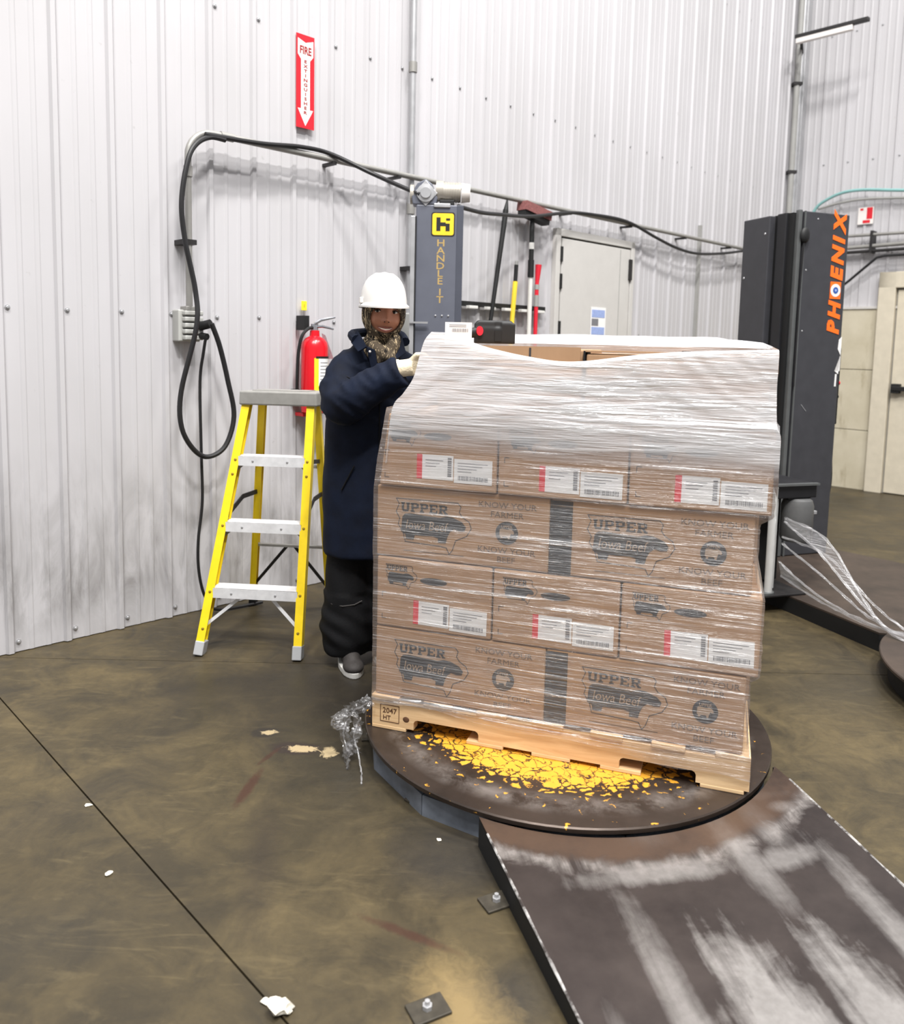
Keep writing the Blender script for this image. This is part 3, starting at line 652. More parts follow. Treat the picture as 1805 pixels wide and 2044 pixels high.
sr = rthing('safety_sign', 'small blurred red and white sign beside the top of the dark tower', 'sign', .69, 2.74)
MB().box(0, .15, -.03, -.024, 0, .17).build('plate', 'sign_white', sr)
m = MB().box(.085, .14, -.032, -.0295, .05, .165); m.box(.05, .12, -.032, -.0295, .01, .04); m.box(.02, .05, -.032, -.0295, .14, .16); m.build('print', 'sign_red', sr)
# lamp bracket near the corner
bk = rthing('wall_light', 'long slim wall light with dark arm high near the corner', 'light', .02)
MB().box(.15, .84, -.62, -.56, 4.55, 4.585).build('housing', 'dark_steel', bk, bevel=.004)
MB().box(.16, .70, -.615, -.565, 4.50, 4.552).build('diffuser', 'sign_white', bk, bevel=.006)
MB().beam((.2, -.58, 4.57), (.02, -.12, 4.57), .03, .03, (0, 0, 1)).build('arm', 'dark_steel', bk)
# downpipes in the corner
o = tag(at(MB().cyl((0, 0, 0), (0, 0, 6.2), .026).build('downpipe', 'galv', None, True), on_right(.045)), 'thin light grey pipe in the wall corner, right of its pair', 'pipe'); o.location.x -= .09; o.location.y -= .085
dp = thing('downpipe', 'darker grey pipe with clips in the wall corner, left of its pair', 'pipe', (CORNER.x - .135, CORNER.y - .225, 0))
MB().cyl((0, 0, 0), (0, 0, 6.2), .03).build('pipe', 'frame_grey', dp, True)
for z in (2.7, 3.3, 4.2): MB().box(-.045, .045, -.036, .06, z, z + .03).build('clip', 'dark_steel', dp)
# seam strip in the left wall
struct(at(MB().box(-.012, .012, -.03, 0, 0, 2.56).build('trim_2', 'frame_grey'), on_wall(5.86), WA))

# ------------------------------------------------------------------ stepladder
ld = thing('stepladder', 'yellow fibreglass stepladder with grey top beside the worker', 'ladder', (-.891, 3.483, 0))
FLp, FRp = Vector((-.225, .018, 0)), Vector((.225, -.018, 0)); CT = Vector((.085, .265, 1.14))
TLp, TRp = CT + Vector((-.150, .012, 0)), CT + Vector((.150, -.012, 0))
def rail(p0, p1, w, d, t, sgn):
    """C channel rail: web outside plus front and back flanges"""
    mb = MB(); p0 = Vector(p0); p1 = Vector(p1)
    mb.beam(p0 + Vector((sgn * w / 2, 0, 0)), p1 + Vector((sgn * w / 2, 0, 0)), t, d, (0, 1, 0))
    for q in (-1, 1): mb.beam(p0 + Vector((0, q * (d / 2 - t / 2), 0)), p1 + Vector((0, q * (d / 2 - t / 2), 0)), w, t, (0, 1, 0))
    return mb
up_f = Vector((0, 0, .045))
def lerp(a, b, z): k = (z - a.z) / (b.z - a.z); return a + (b - a) * k
rail(lerp(FLp, TLp, .05), TLp, .034, .062, .005, -1).build('front_rail', 'ladder_yellow', ld); rail(lerp(FRp, TRp, .05), TRp, .034, .062, .005, 1).build('front_rail', 'ladder_yellow', ld)
for a, b in ((FLp, TLp), (FRp, TRp)): MB().beam(a + Vector((0, 0, .0)), lerp(a, b, .06), .042, .072, (0, 1, 0)).build('foot', 'foot_grey', ld, bevel=.004)
RLp, RRp = Vector((-.16, .73, 0)), Vector((.26, .69, 0)); RTL, RTR = CT + Vector((-.10, .09, 0)), CT + Vector((.16, .06, 0))
rail(lerp(RLp, RTL, .05), RTL, .03, .045, .005, -1).build('rear_rail', 'ladder_yellow', ld); rail(lerp(RRp, RTR, .05), RTR, .03, .045, .005, 1).build('rear_rail', 'ladder_yellow', ld)
for a, b in ((RLp, RTL), (RRp, RTR)): MB().beam(a, lerp(a, b, .06), .038, .055, (0, 1, 0)).build('foot', 'rubber_black', ld, bevel=.004)
cp = MB(); c4 = [(-.185, -.035), (.182, -.065), (.222, .115), (-.135, .145)]
cp.hexa([(CT.x + x, CT.y + y, 1.115) for x, y in c4], [(CT.x + x * .985, CT.y + y * .985, 1.18) for x, y in c4]).build('top_cap', 'ladder_grey', ld, bevel=.007)
tray = MB().prism([(CT.x + x, CT.y + y) for x, y in ((-.13, .0), (.13, -.022), (.15, .085), (-.10, .107))], 1.1795, 1.183).build('tray', 'ladder_grey', ld)
for z in (.295, .585, .88):
    a, b = lerp(FLp, TLp, z), lerp(FRp, TRp, z); st = MB(); a = a + Vector((.012, 0, 0)); b = b - Vector((.012, 0, 0))
    q = [(a.x, a.y - .035), (b.x, b.y - .035), (b.x, b.y + .05), (a.x, a.y + .05)]
    st.prism(q, z - .006, z + .002)
    st.hexa([(a.x, a.y - .037, z - .042), (b.x, b.y - .037, z - .042), (b.x, b.y - .030, z - .042), (a.x, a.y - .030, z - .042)], [(a.x, a.y - .037, z + .002), (b.x, b.y - .037, z + .002), (b.x, b.y - .030, z + .002), (a.x, a.y - .030, z + .002)])
    s_ = st.build('step', 'aluminium', ld)
    for k in (.22, .74): p = a + (b - a) * k; MB().sphere((p.x, p.y - .037, z - .02), (.006, .003, .006), 8, 5).build('rivet', 'galv', s_, True)
    # knee braces under the step
    for (p, q, sg_) in ((a, b, -1), (b, a, 1)):
        e = lerp(FLp if sg_ < 0 else FRp, TLp if sg_ < 0 else TRp, z - (.17 if z < .4 else .07))
        m_ = p + (q - p) * (.42 if z < .4 else .16)
        MB().beam((m_.x, m_.y + .01, z - .01), (e.x, e.y, e.z), .014, .004, (0, 1, 0)).build('brace', 'aluminium' if z < .4 else 'ladder_grey', ld)
for (a, b) in ((FLp, TLp), (FRp, TRp)):
    for z in (.12, .28, .57, .80, .865):
        p = lerp(a, b, z); MB().sphere((p.x, p.y - .0315, p.z), (.007, .004, .007), 8, 5).build('rivet', 'rivet', ld, True)
MB().beam(lerp(RLp, RTL, .36), lerp(RRp, RTR, .36), .025, .012, (0, 0, 1)).build('rear_bar', 'ladder_grey', ld)
MB().beam(lerp(RLp, RTL, .80), lerp(RRp, RTR, .80), .025, .012, (0, 0, 1)).build('rear_bar', 'ladder_grey', ld)
for (a, b, k) in ((RLp, RTL, .45), (RRp, RTR, .55)):
    p = lerp(a, b, .12); q0, q1 = lerp(RLp, RTL, .36), lerp(RRp, RTR, .36); q = q0 + (q1 - q0) * k
    MB().beam(p, q, .016, .004, (0, 1, 0)).build('rear_brace', 'dark_steel', ld)
for (a, b, c_, d_) in ((FLp, TLp, RLp, RTL), (FRp, TRp, RRp, RTR)):
    p, q = lerp(a, b, .60), lerp(c_, d_, .66); mid = (p + q) / 2 + Vector((0, 0, .035))
    MB().beam(p, mid, .006, .022, (0, 0, 1)).build('spreader', 'dark_steel', ld); MB().beam(mid, q, .006, .022, (0, 0, 1)).build('spreader', 'dark_steel', ld)
    p, q = lerp(a, b, .86), lerp(c_, d_, .83); MB().beam(p, q, .005, .02, (0, 0, 1)).build('spreader', 'dark_steel', ld)

# ------------------------------------------------------------------ turntable
TC = (.42, 2.79); TR = .708
tt = thing('turntable', 'round steel turntable with worn yellow paint under the wrapped pallet', 'turntable', (TC[0], TC[1], 0), -.3224)
MB().lathe([(TR - .012, .080), (TR, .084), (TR, .096), (TR - .004, .100)], 96).build('disc', 'turntable_steel', tt, True, angle=.5)
MB().lathe([(TR - .045, .0), (TR - .045, .08)], 96).build('gap_ring', 'deep_black', tt, True, angle=.5)
n = 14
sk = [(TR * .985 * math.cos(2 * math.pi * (i + .5) / n), TR * .985 * math.sin(2 * math.pi * (i + .5) / n)) for i in range(n)]
for i in range(n):
    a, b = Vector(sk[i]), Vector(sk[(i + 1) % n]); ai, bi = a * .985, b * .985; e = (b - a) * .006
    a = a + e; b = b - e; ai = ai + e; bi = bi - e
    MB().hexa([(ai.x, ai.y, 0), (a.x, a.y, 0), (b.x, b.y, 0), (bi.x, bi.y, 0)], [(ai.x, ai.y, .066), (a.x, a.y, .066), (b.x, b.y, .066), (bi.x, bi.y, .066)]).build('skirt_plate', 'skirt_blue', tt)
wld = lambda x, y: Matrix.Rotation(.3224, 2) @ Vector((x - TC[0], y - TC[1]))
def anchor(x, y, rz):
    p = wld(x, y); mb = MB(); mb.mx = Matrix.Translation((p.x, p.y, 0)) @ Matrix.Rotation(rz + .3224, 4, 'Z')
    mb.box(-.045, .045, -.03, .03, 0, .008); o = mb.build('anchor_plate', 'plate_bolt', tt, bevel=.002)
    nb_ = MB(); nb_.mx = mb.mx; nb_.lathe([(.012, .008), (.012, .018), (.007, .018), (.007, .03)], 6); nb_.build('bolt', 'galv', o)
anchor(-.07, 2.36, -.7); anchor(-.275, 2.78, -1.4); anchor(.9, 2.14, .7)
hb = wld(-.03, 2.415)
mb = MB(); mb.mx = Matrix.Translation((hb.x, hb.y, 0)) @ Matrix.Rotation(-.7 + .3224, 4, 'Z'); mb.box(-.06, .06, -.03, .03, .0, .074); mb.build('hinge_block', 'dark_steel', tt, bevel=.003)
mb = MB(); mb.mx = Matrix.Translation((hb.x, hb.y, 0)) @ Matrix.Rotation(-.7 + .3224, 4, 'Z'); mb.box(-.03, .03, -.036, -.028, .012, .062); mb.build('cover', 'skirt_blue', tt, bevel=.002)

# ------------------------------------------------------------------ ramp
L0, R0 = Vector((.085, 2.20)), Vector((1.075, 2.375)); L1, R1 = Vector((.60, .40)), Vector((1.46, .62))
ra = thing('ramp', 'dark worn steel ramp sloping down from the turntable to the floor', 'ramp', (L0.x, L0.y, 0), math.atan2((R0 - L0).y, (R0 - L0).x))
rot = Matrix.Rotation(-math.atan2((R0 - L0).y, (R0 - L0).x), 2)
loc2 = lambda p: rot @ (Vector(p) - L0)
def zr(y): return max(.004, .092 * (1 + y / 1.85)) if y < 0 else .092
l0, r0, l1, r1 = loc2(L0), loc2(R0), loc2(L1), loc2(R1)
cc = loc2(TC); N = 28; P = []; Q = []
M_ = 24
for j in range(N + 1):
    u = j / N; p0 = l0 + (r0 - l0) * u; p1 = l1 + (r1 - l1) * u; d = (p0 - p1).normalized()
    # run the plate back to the rim of the turntable
    f_ = p1 - cc; b_ = f_.dot(d); c_ = f_.dot(f_) - (TR + .012) ** 2; disc_ = b_ * b_ - c_
    t_ = -b_ - math.sqrt(disc_) if disc_ > 0 else (p0 - p1).length
    t_ = min(t_, (p0 - p1).length + .17)
    tip = p1 + d * t_
    P.append([(tip.x + (p1.x - tip.x) * i / M_, tip.y + (p1.y - tip.y) * i / M_) for i in range(M_ + 1)])
mb = MB(); top = [[(x, y, zr(y)) for x, y in row] for row in P]
bot = [[(x, y, zr(y) - .006) for x, y in row] for row in P]
mb.grid(top); mb.grid(bot)
for A, B in ((top[0], bot[0]), (top[-1], bot[-1]), ([r[0] for r in top], [r[0] for r in bot]), ([r[-1] for r in top], [r[-1] for r in bot])): mb.grid([A, B])
mb.build('deck_plate', 'ramp_steel', ra)
for row, nm_, s_ in ((P[0], 'side_plate', 1), (P[-1], 'side_plate', -1)):
    A = [(x, y, zr(y) - .003) for x, y in row]; B = [(x, y, 0) for x, y in row]
    A2 = [(x + s_ * .006, y, z) for x, y, z in A]; B2 = [(x + s_ * .006, y, z) for x, y, z in B]
    m = MB(); m.grid([A, B]); m.grid([A2, B2]); m.grid([A, A2]); m.grid([B, B2]); m.build('side_plate', 'deep_black', ra)
nz_ = lambda i: noise.noise(Vector((i * .9, 3, 1)))
for row, s_ in ((P[0], 1), (P[-1], -1)):
    m = MB(); m.tube([(x, y, zr(y) - .001) for x, y in row[1:]], [.0035 + .002 * nz_(i) for i in range(len(row) - 1)], 6); m.build('worn_edge', 'worn_steel', ra, True)
for (x, y) in ((.145, 1.915), (-.02, 1.575)):
    p = loc2((x - .005, y)); m = MB(); m.mx = Matrix.Translation((p.x, p.y, 0)) @ Matrix.Rotation(.3, 4, 'Z'); m.box(-.04, .045, -.03, .03, 0, .007); o = m.build('anchor_plate', 'plate_bolt', ra, bevel=.002)
    b_ = MB(); b_.mx = m.mx; b_.lathe([(.011, .007), (.011, .016), (.006, .016), (.006, .025)], 6); b_.build('bolt', 'galv', o)

# ------------------------------------------------------------------ pallet
PA = -.3224; PZ = .1005; INCH = .0254
PO = Vector((-.2522, 2.6486, 0))
pl = thing('pallet', 'pale wooden pallet with notched sides on the turntable', 'pallet', (PO.x, PO.y, PZ), PA)
def stringer(y):
    n1, n2, n3, n4 = 6 * INCH, 15 * INCH, 33 * INCH, 42 * INCH; L = 48 * INCH; b, t_, h = .0125, .102, .048
    def notch(a, c): return [(a, b), (a, h - .012), (a + .004, h - .004), (a + .012, h), (c - .012, h), (c - .004, h - .004), (c, h - .012), (c, b)]
    MB().xz([(0, b)] + notch(n1, n2) + notch(n3, n4) + [(L, b), (L, t_), (0, t_)], y, y + .038).build('stringer', 'pine', pl)
for y in (0.0, .489, .978): stringer(y)
bw = 5.5 * INCH
for k in range(7):
    x = k * (48 * INCH - .10) / 6; j = random.uniform(-.006, .004)
    MB().box(x, x + .10, -.004 + j, 1.020 + j, .1022, .1185).build('deck_board', 'pine', pl, bevel=.002)
for x in (0, .34, .56, .78, 1.08): MB().box(x, x + .125, -.001, 1.017, 0, .0123).build('bottom_board', 'pine', pl, bevel=.002)
m = MB().text('2047', .026, .065, .058, -.0006, bold=.01); m.text('HT', .022, .055, .034, -.0006, bold=.01); m.build('stamp', 'stamp', pl)
m = MB()
for (x0, x1, z0, z1) in ((.03, .032, .028, .085), (.098, .1, .028, .085), (.03, .1, .026, .028), (.03, .1, .085, .087)): m.box(x0, x1, -.0012, 0, z0, z1)
m.build('stamp_frame', 'stamp', pl)
MB().sphere((.125, -.0004, .045), (.012, .0015, .01), 10, 5).build('knot', 'stamp', pl, True)

# ------------------------------------------------------------------ cartons
BH = .2416; LZ = [PZ + .1195 + BH * k for k in range(5)]
def slab_letter(mb, ch, x, z, w_, h, y, d=.0008):
    s = w_ * .26; b = h * .14
    R = lambda a, c, e, f: mb.box(x + a, x + c, y - d, y, z + e, z + f)
    if ch == 'U':
        R(.06 * w_, .06 * w_ + s, b * 1.2, h); R(.94 * w_ - s, .94 * w_, b * 1.2, h); R(.16 * w_, .84 * w_, 0, h * .2)
        R(-.04 * w_, .42 * w_, h - b, h); R(.58 * w_, 1.04 * w_, h - b, h)
    if ch in 'PR':
        R(.10 * w_, .10 * w_ + s, 0, h); R(0, .5 * w_, 0, b); R(0, .78 * w_, h - b, h); R(.3 * w_, .78 * w_, h * .42, h * .42 + b); R(.72 * w_, .98 * w_, h * .48, h * .94)
    if ch == 'R':
        mb.xz([(x + .45 * w_, z + h * .46), (x + .70 * w_, z + h * .46), (x + 1.02 * w_, z + b * .5), (x + .76 * w_, z)], y - d, y); R(.72 * w_, 1.08 * w_, 0, b)
    if ch == 'E':
        R(.10 * w_, .10 * w_ + s, 0, h); R(0, .95 * w_, 0, b); R(0, .95 * w_, h - b, h); R(.3 * w_, .72 * w_, h * .43, h * .43 + b); R(.82 * w_, .97 * w_, 0, h * .34); R(.82 * w_, .97 * w_, h * .68, h)
def upper(mb, x, z, w_, h, y):
    lw = w_ / 5.6
    for i, ch in enumerate('UPPER'): slab_letter(mb, ch, x + i * lw * 1.13, z, lw, h, y)
COW = [(.0, .30), (.02, .86), (.06, .97), (.14, 1.0), (.42, .95), (.60, .93), (.70, 1.0), (.80, .98), (.88, .90), (.94, .84), (1.0, .66), (.98, .52), (.90, .50), (.82, .56), (.76, .44), (.72, .22), (.70, .0), (.58, .0), (.58, .16), (.50, .22), (.34, .20), (.22, .20), (.20, .02), (.08, .02), (.07, .20)]
IOWA = [(.0, 1.0), (.04, .88), (.0, .70), (.05, .55), (.03, .42), (.10, .22), (.13, .03), (.60, .0), (.68, -.02), (.72, -.16), (.76, -.06), (.80, .16), (.94, .28), (1.0, .46), (.97, .60), (.88, .70), (.84, .80), (.86, .92), (.82, 1.0)]
def outline(mb, poly, x, z, w_, h, y, th):
    n = len(poly)
    for i in range(n):
        a = Vector((x + poly[i][0] * w_, z + poly[i][1] * h)); b = Vector((x + poly[(i + 1) % n][0] * w_, z + poly[(i + 1) % n][1] * h))
        q = (b - a).normalized(); nrm = Vector((-q.y, q.x)) * th / 2; a = a - q * th / 2; b = b + q * th / 2
        mb.xz([tuple(a - nrm), tuple(b - nrm), tuple(b + nrm), tuple(a + nrm)], y - .0006, y)
def fill(mb, poly, x, z, w_, h, y, d=.0007): mb.xz([(x + a * w_, z + b * h) for a, b in poly][::-1], y - d, y)
def logo(par, x, z, w_, h, y):
    a = MB(); outline(a, IOWA, x, z, w_, h, y, .0022); a.build('state_outline', 'ink', par)
    b = MB(); upper(b, x + .07 * w_, z + h * .72, .62 * w_, h * .2, y); b.build('lettering', 'ink', par)
    c = MB(); fill(c, COW, x + .07 * w_, z + h * .08, .86 * w_, h * .60, y - .0003); co = c.build('cow_print', 'ink', par)
    t_ = MB().text('Iowa Beef', h * .30, x + .42 * w_, z + h * .33, y - .0008, bold=-.006, shear=.18, sx=.82); t_.build('lettering', 'kraft_text', co)
def carton_body(par, w_, d_, h):
    g = .0025; m = MB().box(g, w_ - g, 0, d_ - g, .001, h - .002)
    return m.build('body', 'cardboard', par, bevel=.006, seg=2)
def carton(label, x, y, w_, d_, layer, kind, dx=0.0, h=BH, lean=0.0, group=None, z=None):
    p = PO + Vector((math.cos(PA), math.sin(PA), 0)) * (x + dx) + Vector((-math.sin(PA), math.cos(PA), 0)) * y
    o = thing('carton', label, 'box', (p.x, p.y, LZ[layer] if z is None else z), PA, group)
    b = carton_body(o, w_, d_, h)
    if lean:
        for v in b.data.vertices:
            if v.co.x < w_ * .5 and v.co.z > h * .5: v.co.x += lean
    Y = -.0004
    if kind in ('long', 'band'):
        ox = .075 if kind == 'band' else .0
        if kind == 'band':
            MB().box(.002, .072, -.0008, 0, .004, h - .006).build('black_band', 'ink_band', o)
        logo(o, .072 + ox * .62, .052, .262, .148, Y)
        m = MB().text('KNOW YOUR', .027, .452 + ox * .5, .196, Y, sx=1.12); m.build('lettering', 'ink_soft', o)
        m = MB().text('FARMER', .027, .452 + ox * .5, .166, Y, sx=1.12); m.build('lettering', 'ink_soft', o)
        m = MB().text('KNOW YOUR', .027, .452 + ox * .5, .050, Y, sx=1.12); m.build('lettering', 'ink_soft', o)
        m = MB().text('BEEF', .027, .452 + ox * .5, .021, Y, sx=1.12); m.build('lettering', 'ink_soft', o)
        cx_, cz_ = .452 + ox * .5, .117
        m = MB(); R = .037
        k = 28; ro = [(cx_ + R * math.cos(2 * math.pi * i / k), cz_ + R * math.sin(2 * math.pi * i / k)) for i in range(k)]
        m.xz(ro[::-1], Y - .0007, Y); se = m.build('seal', 'ink', o)
        m = MB(); fill(m, COW, cx_ - .024, cz_ - .018, .048, .032, Y - .0009, .0006); m.text('UPPER', .013, cx_, cz_ + .016, Y - .0008, bold=.01); m.build('seal_print', 'kraft_text', se)
        MB().box(.10 + ox * .6, .31 + ox * .6, Y - .0004, Y, .026, .0285).build('fine_print', 'ink_soft', o)
    if kind == 'end':
        s = w_ / .4064
        a = MB(); outline(a, IOWA, .035 * s, .148, .112 * s, .068, Y, .0014); a.build('state_outline', 'ink', o)
        b = MB(); upper(b, .040 * s, .196, .072 * s, .017, Y); b.build('lettering', 'ink', o)
        c = MB(); fill(c, COW, .042 * s, .148, .094 * s, .042, Y); c.build('cow_print', 'ink', o)
        k = 22; m = MB(); m.xz([(.205 * s + .047 * math.cos(2 * math.pi * i / k), .172 + .012 * math.sin(2 * math.pi * i / k)) for i in range(k)][::-1], Y - .0006, Y); m.build('oval_print', 'ink', o)
        m = MB()
        for (X, Z, sx_, sz_) in ((.022, .118, 1, -1), (.022, .028, 1, 1)):
            m.box(X, X + .016, Y - .0004, Y, Z, Z + .002); m.box(X, X + .002, Y - .0004, Y, min(Z, Z + sz_ * .016), max(Z, Z + sz_ * .016))
        m.build('corner_marks', 'ink', o)
        tl = random.uniform(-.02, .02); la = MB(); la.mx = Matrix.Translation((.135 * s, Y, .026 + random.uniform(-.006, .008))) @ Matrix.Rotation(tl, 4, 'Y')
        def lab(nm_, mt, x0, x1, z0, z1, y0, par_):
            q = MB(); q.mx = la.mx; q.box(x0, x1, y0 - .0005, y0, z0, z1); return q.build(nm_, mt, par_)
        l1_ = lab('shipping_label', 'paper', .018, .125, 0, .080, 0, o); lab('red_strip', 'label_red', 0, .0185, 0, .080, -.0001, o)
        l2_ = lab('shipping_label', 'paper', .128, .255, -.006, .072, -.0003, o)
        q = MB(); q.mx = la.mx
        for i in range(9): q.box(.106, .119, -.0012, -.0004, .012 + i * .007, .0155 + i * .007 + random.uniform(0, .002))
        for i in range(3): q.box(.03, .09 - i * .012, -.0012, -.0004, .062 - i * .01, .0635 - i * .01)
        q.build('barcode', 'print_grey', l1_)
        q = MB(); q.mx = la.mx; xx = .142
        while xx < .242: ww = random.choice((.0012, .002, .003)); q.box(xx, xx + ww, -.0015, -.0007, .004, .018); xx += ww + random.choice((.0012, .0022))
        for i in range(4): q.box(.14, .24 - i * .018, -.0015, -.0007, .058 - i * .009, .0595 - i * .009)
        q.build('barcode', 'print_grey', l2_)
    return o
LNAME = ['bottom layer', 'second layer up', 'third layer up', 'fourth layer up']
for layer in range(4):
    dx = (0.006, .008, .004, .016)[layer]
    if layer % 2 == 0:
        carton('carton printed with a large cow logo, left front of the %s' % LNAME[layer], 0, .004, .592, .404, layer, 'long', dx)
        carton('carton with black band and large cow logo, right front of the %s' % LNAME[layer], .592, .004, .603, .404, layer, 'band', dx - .004)
        for k in range(3): carton('plain brown carton hidden at the back of the wrapped stack', k * .4064, .41, .4064, .604, layer, '', dx, group='cartons at the back of the stack')
    else:
        for k, nm_ in enumerate(('left', 'middle', 'right')):
            carton('carton with red-edged shipping label, %s front of the %s' % (nm_, LNAME[layer]), k * .4064, -.008 if layer == 3 else .002, .4064, .604, layer, 'end', dx, lean=(.03 if layer == 3 and k == 0 else 0))
        for k in range(2): carton('plain brown carton hidden at the back of the wrapped stack', k * .6096, .612, .6096, .40, layer, '', dx, group='cartons at the back of the stack')
TH = .212
e1 = carton('open-topped brown carton under loose film, left front of the top layer', .20, .03, .475, .404, 4, '', 0, TH + .010)
e2 = carton('brown carton with folded flap, right front of the top layer', .682, .016, .528, .404, 4, '', 0, TH - .002)
for k in range(3): carton('brown carton at the back of the top layer under white film', .08 + k * .378, .44, .372, .57, 4, '', 0, TH - .012, group='cartons at the back of the top layer')
# raised flaps on the two front cartons of the top layer
m = MB().box(.01, .465, -.004, .002, TH - .04, TH + .014); m.build('flap', 'cardboard', e1); m = MB().box(.305, .311, -.006, .12, TH - .02, TH + .010); m.build('slot', 'ink', e1)
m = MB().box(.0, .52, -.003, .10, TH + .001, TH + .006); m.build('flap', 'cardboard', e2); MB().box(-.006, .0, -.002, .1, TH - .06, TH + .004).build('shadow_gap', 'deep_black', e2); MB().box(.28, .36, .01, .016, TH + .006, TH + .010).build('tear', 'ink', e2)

# ------------------------------------------------------------------ stretch film on the stack
fm = thing('stretch_film', 'clear stretch film wrapped around the carton stack, pulled up at the left', 'film', (PO.x, PO.y, 0), PA)
def nz(x, y, z, s=1.0): return noise.noise(Vector((x * s, y * s, z * s)))
# wrapped skirt: follows the layers
def edges(z):
    tab = [(.13, .0, 1.219, -.010), (.215, .0, 1.219, -.010), (.235, .000, 1.207, -.006), (.45, .000, 1.205, -.006), (.468, .001, 1.230, -.010), (.70, .001, 1.230, -.010),
           (.712, -.003, 1.226, -.006), (.74, -.003, 1.204, -.006), (.92, -.003, 1.206, -.006), (.944, .004, 1.240, -.018), (1.02, .012, 1.240, -.018), (1.19, .042, 1.240, -.018), (1.21, .046, 1.238, -.016)]
    for a, b in zip(tab, tab[1:]):
        if z <= b[0]:
            k = max(0, (z - a[0]) / (b[0] - a[0])); return [a[i] + (b[i] - a[i]) * k for i in (1, 2, 3)]
    return tab[-1][1:]
P = []
for i in range(150):
    z = .172 + (1.205 - .172) * i / 149; x0, x1, y0 = edges(z); y1 = 1.03; row = []
    zz = lambda x, y: z + (.022 * math.sin(x * 3 + 1) + .02 * nz(x, y, .3, 5)) * (1 if i < 4 else 0)
    def put(x, y, nx, ny):
        a = .0026 * nz(x * 1.3 + z * 2, y * 1.5, z * 34 + x * 2) + .0018 * nz(x * 3, y * 3, z * 80 + x * 4 + 5)
        row.append((x + nx * a, y + ny * a, zz(x, y)))
    for k in range(56): put(x0 + (x1 - x0) * k / 56, y0, 0, -1)
    for k in range(20): put(x1, y0 + (y1 - y0) * k / 20, 1, 0)
    for k in range(12): put(x1 + (x0 - x1) * k / 12, y1, 0, 1)
    for k in range(20): put(x0, y1 + (y0 - y1) * k / 20, -1, 0)
    P.append(row)
MB().grid(P, True).build('wrap', 'film_thin', fm, True, angle=None)
# upper sheet
def interp(tab, u):
    for a, b in zip(tab, tab[1:]):
        if u <= b[0]:
            k = (u - a[0]) / max(1e-6, b[0] - a[0]); k2 = k; return [a[i] + (b[i] - a[i]) * k2 for i in range(1, len(a))]
    return list(tab[-1][1:])
LEFT = spline([(.046, -.024, 1.02), (.066, -.022, 1.198), (.104, -.022, 1.252), (.136, -.018, 1.302), (.152, -.01, 1.367), (.166, .0, 1.423), (.186, .01, 1.452)], 10)
RIGHT = spline([(1.243, -.024, 1.0), (1.243, -.022, 1.165), (1.232, -.012, 1.20), (1.226, -.004, 1.30), (1.226, -.004, 1.40), (1.224, .0, 1.418)], 10)
TOP = spline([(.186, .01, 1.452), (.263, .01, 1.446), (.355, .004, 1.412), (.517, -.004, 1.380), (.657, -.006, 1.370), (.877, -.006, 1.399), (1.072, -.006, 1.412), (1.224, .0, 1.418)], 12)
BOT = spline([(.046, -.024, 1.02), (.262, -.024, 1.02), (.59, -.024, 1.0), (.891, -.024, 1.0), (1.243, -.024, 1.0)], 12)
def along(c, u):
    f = u * (len(c) - 1); i = min(int(f), len(c) - 2); return c[i].lerp(c[i + 1], f - i)
P = []
NU, NV = 130, 84
for j in range(NV + 1):
    v = j / NV; row = []
    for i in range(NU + 1):
        u = i / NU
        S_ = along(BOT, u).lerp(along(TOP, u), v); T_ = along(LEFT, v).lerp(along(RIGHT, v), u)
        B_ = (along(BOT, 0) * (1 - u) + along(BOT, 1) * u) * (1 - v) + (along(TOP, 0) * (1 - u) + along(TOP, 1) * u) * v
        p = S_ + T_ - B_
        inside = min(1, 6 * min(u, 1 - u, 1 - v) + .05)
        # keep the sheet in front of the cartons, hollow where it spans the step to the top layer
        if p.z < 1.20: p.y = min(p.y, -.0225)
        amp = .0045 if p.z > 1.2 else .002
        tilt = p.z * 24 - p.x * (9 * (1 - u)) * (p.z - 1.05) * 6
        p.y += inside * (amp * nz(p.x * 2.2, 0, tilt) + .5 * amp * nz(p.x * 6, 3, tilt * 2.3))
        p.y -= .004 * math.sin(math.pi * u) * inside
        row.append(p)
    P.append(row)
MB().grid(P).build('pulled_sheet', 'film_sheet', fm, True, angle=None)
# left side sheet, right side, back and crown over the rear cartons
P = []
for j in range(41):
    v = j / 40; row = []
    a = along(LEFT, v); b = Vector((.03, 1.03, 1.10 + .34 * v))
    for i in range(31):
        k = i / 30; p = a.lerp(b, k); p.x += -.012 * math.sin(math.pi * k) + .004 * nz(k * 4, 1, p.z * 30) * (1 if 0 < i < 30 else 0); row.append(p)
    P.append(row)
MB().grid(P).build('left_sheet', 'film_dense', fm, True, angle=None)
P = []
for j in range(31):
    v = j / 30; row = []
    for i in range(25):
        k = i / 24; a = along(RIGHT, v); row.append((a.x + .004 * math.sin(math.pi * k) + .003 * nz(2, k * 3, v * 12), a.y + (1.03 - a.y) * k, a.z + .03 * k * v))
    P.append(row)
MB().grid(P).build('right_sheet', 'film_dense', fm, True, angle=None)
P = []
for j in range(17):
    v = j / 16; P.append([(1.228 - (1.228 - .03) * i / 30, 1.03 + .003 * nz(i * .4, 9, v * 9), 1.10 + (.348 + .012 * math.sin(i * .35)) * v) for i in range(31)])
MB().grid(P).build('back_sheet', 'film_dense', fm, True, angle=None)
P = []
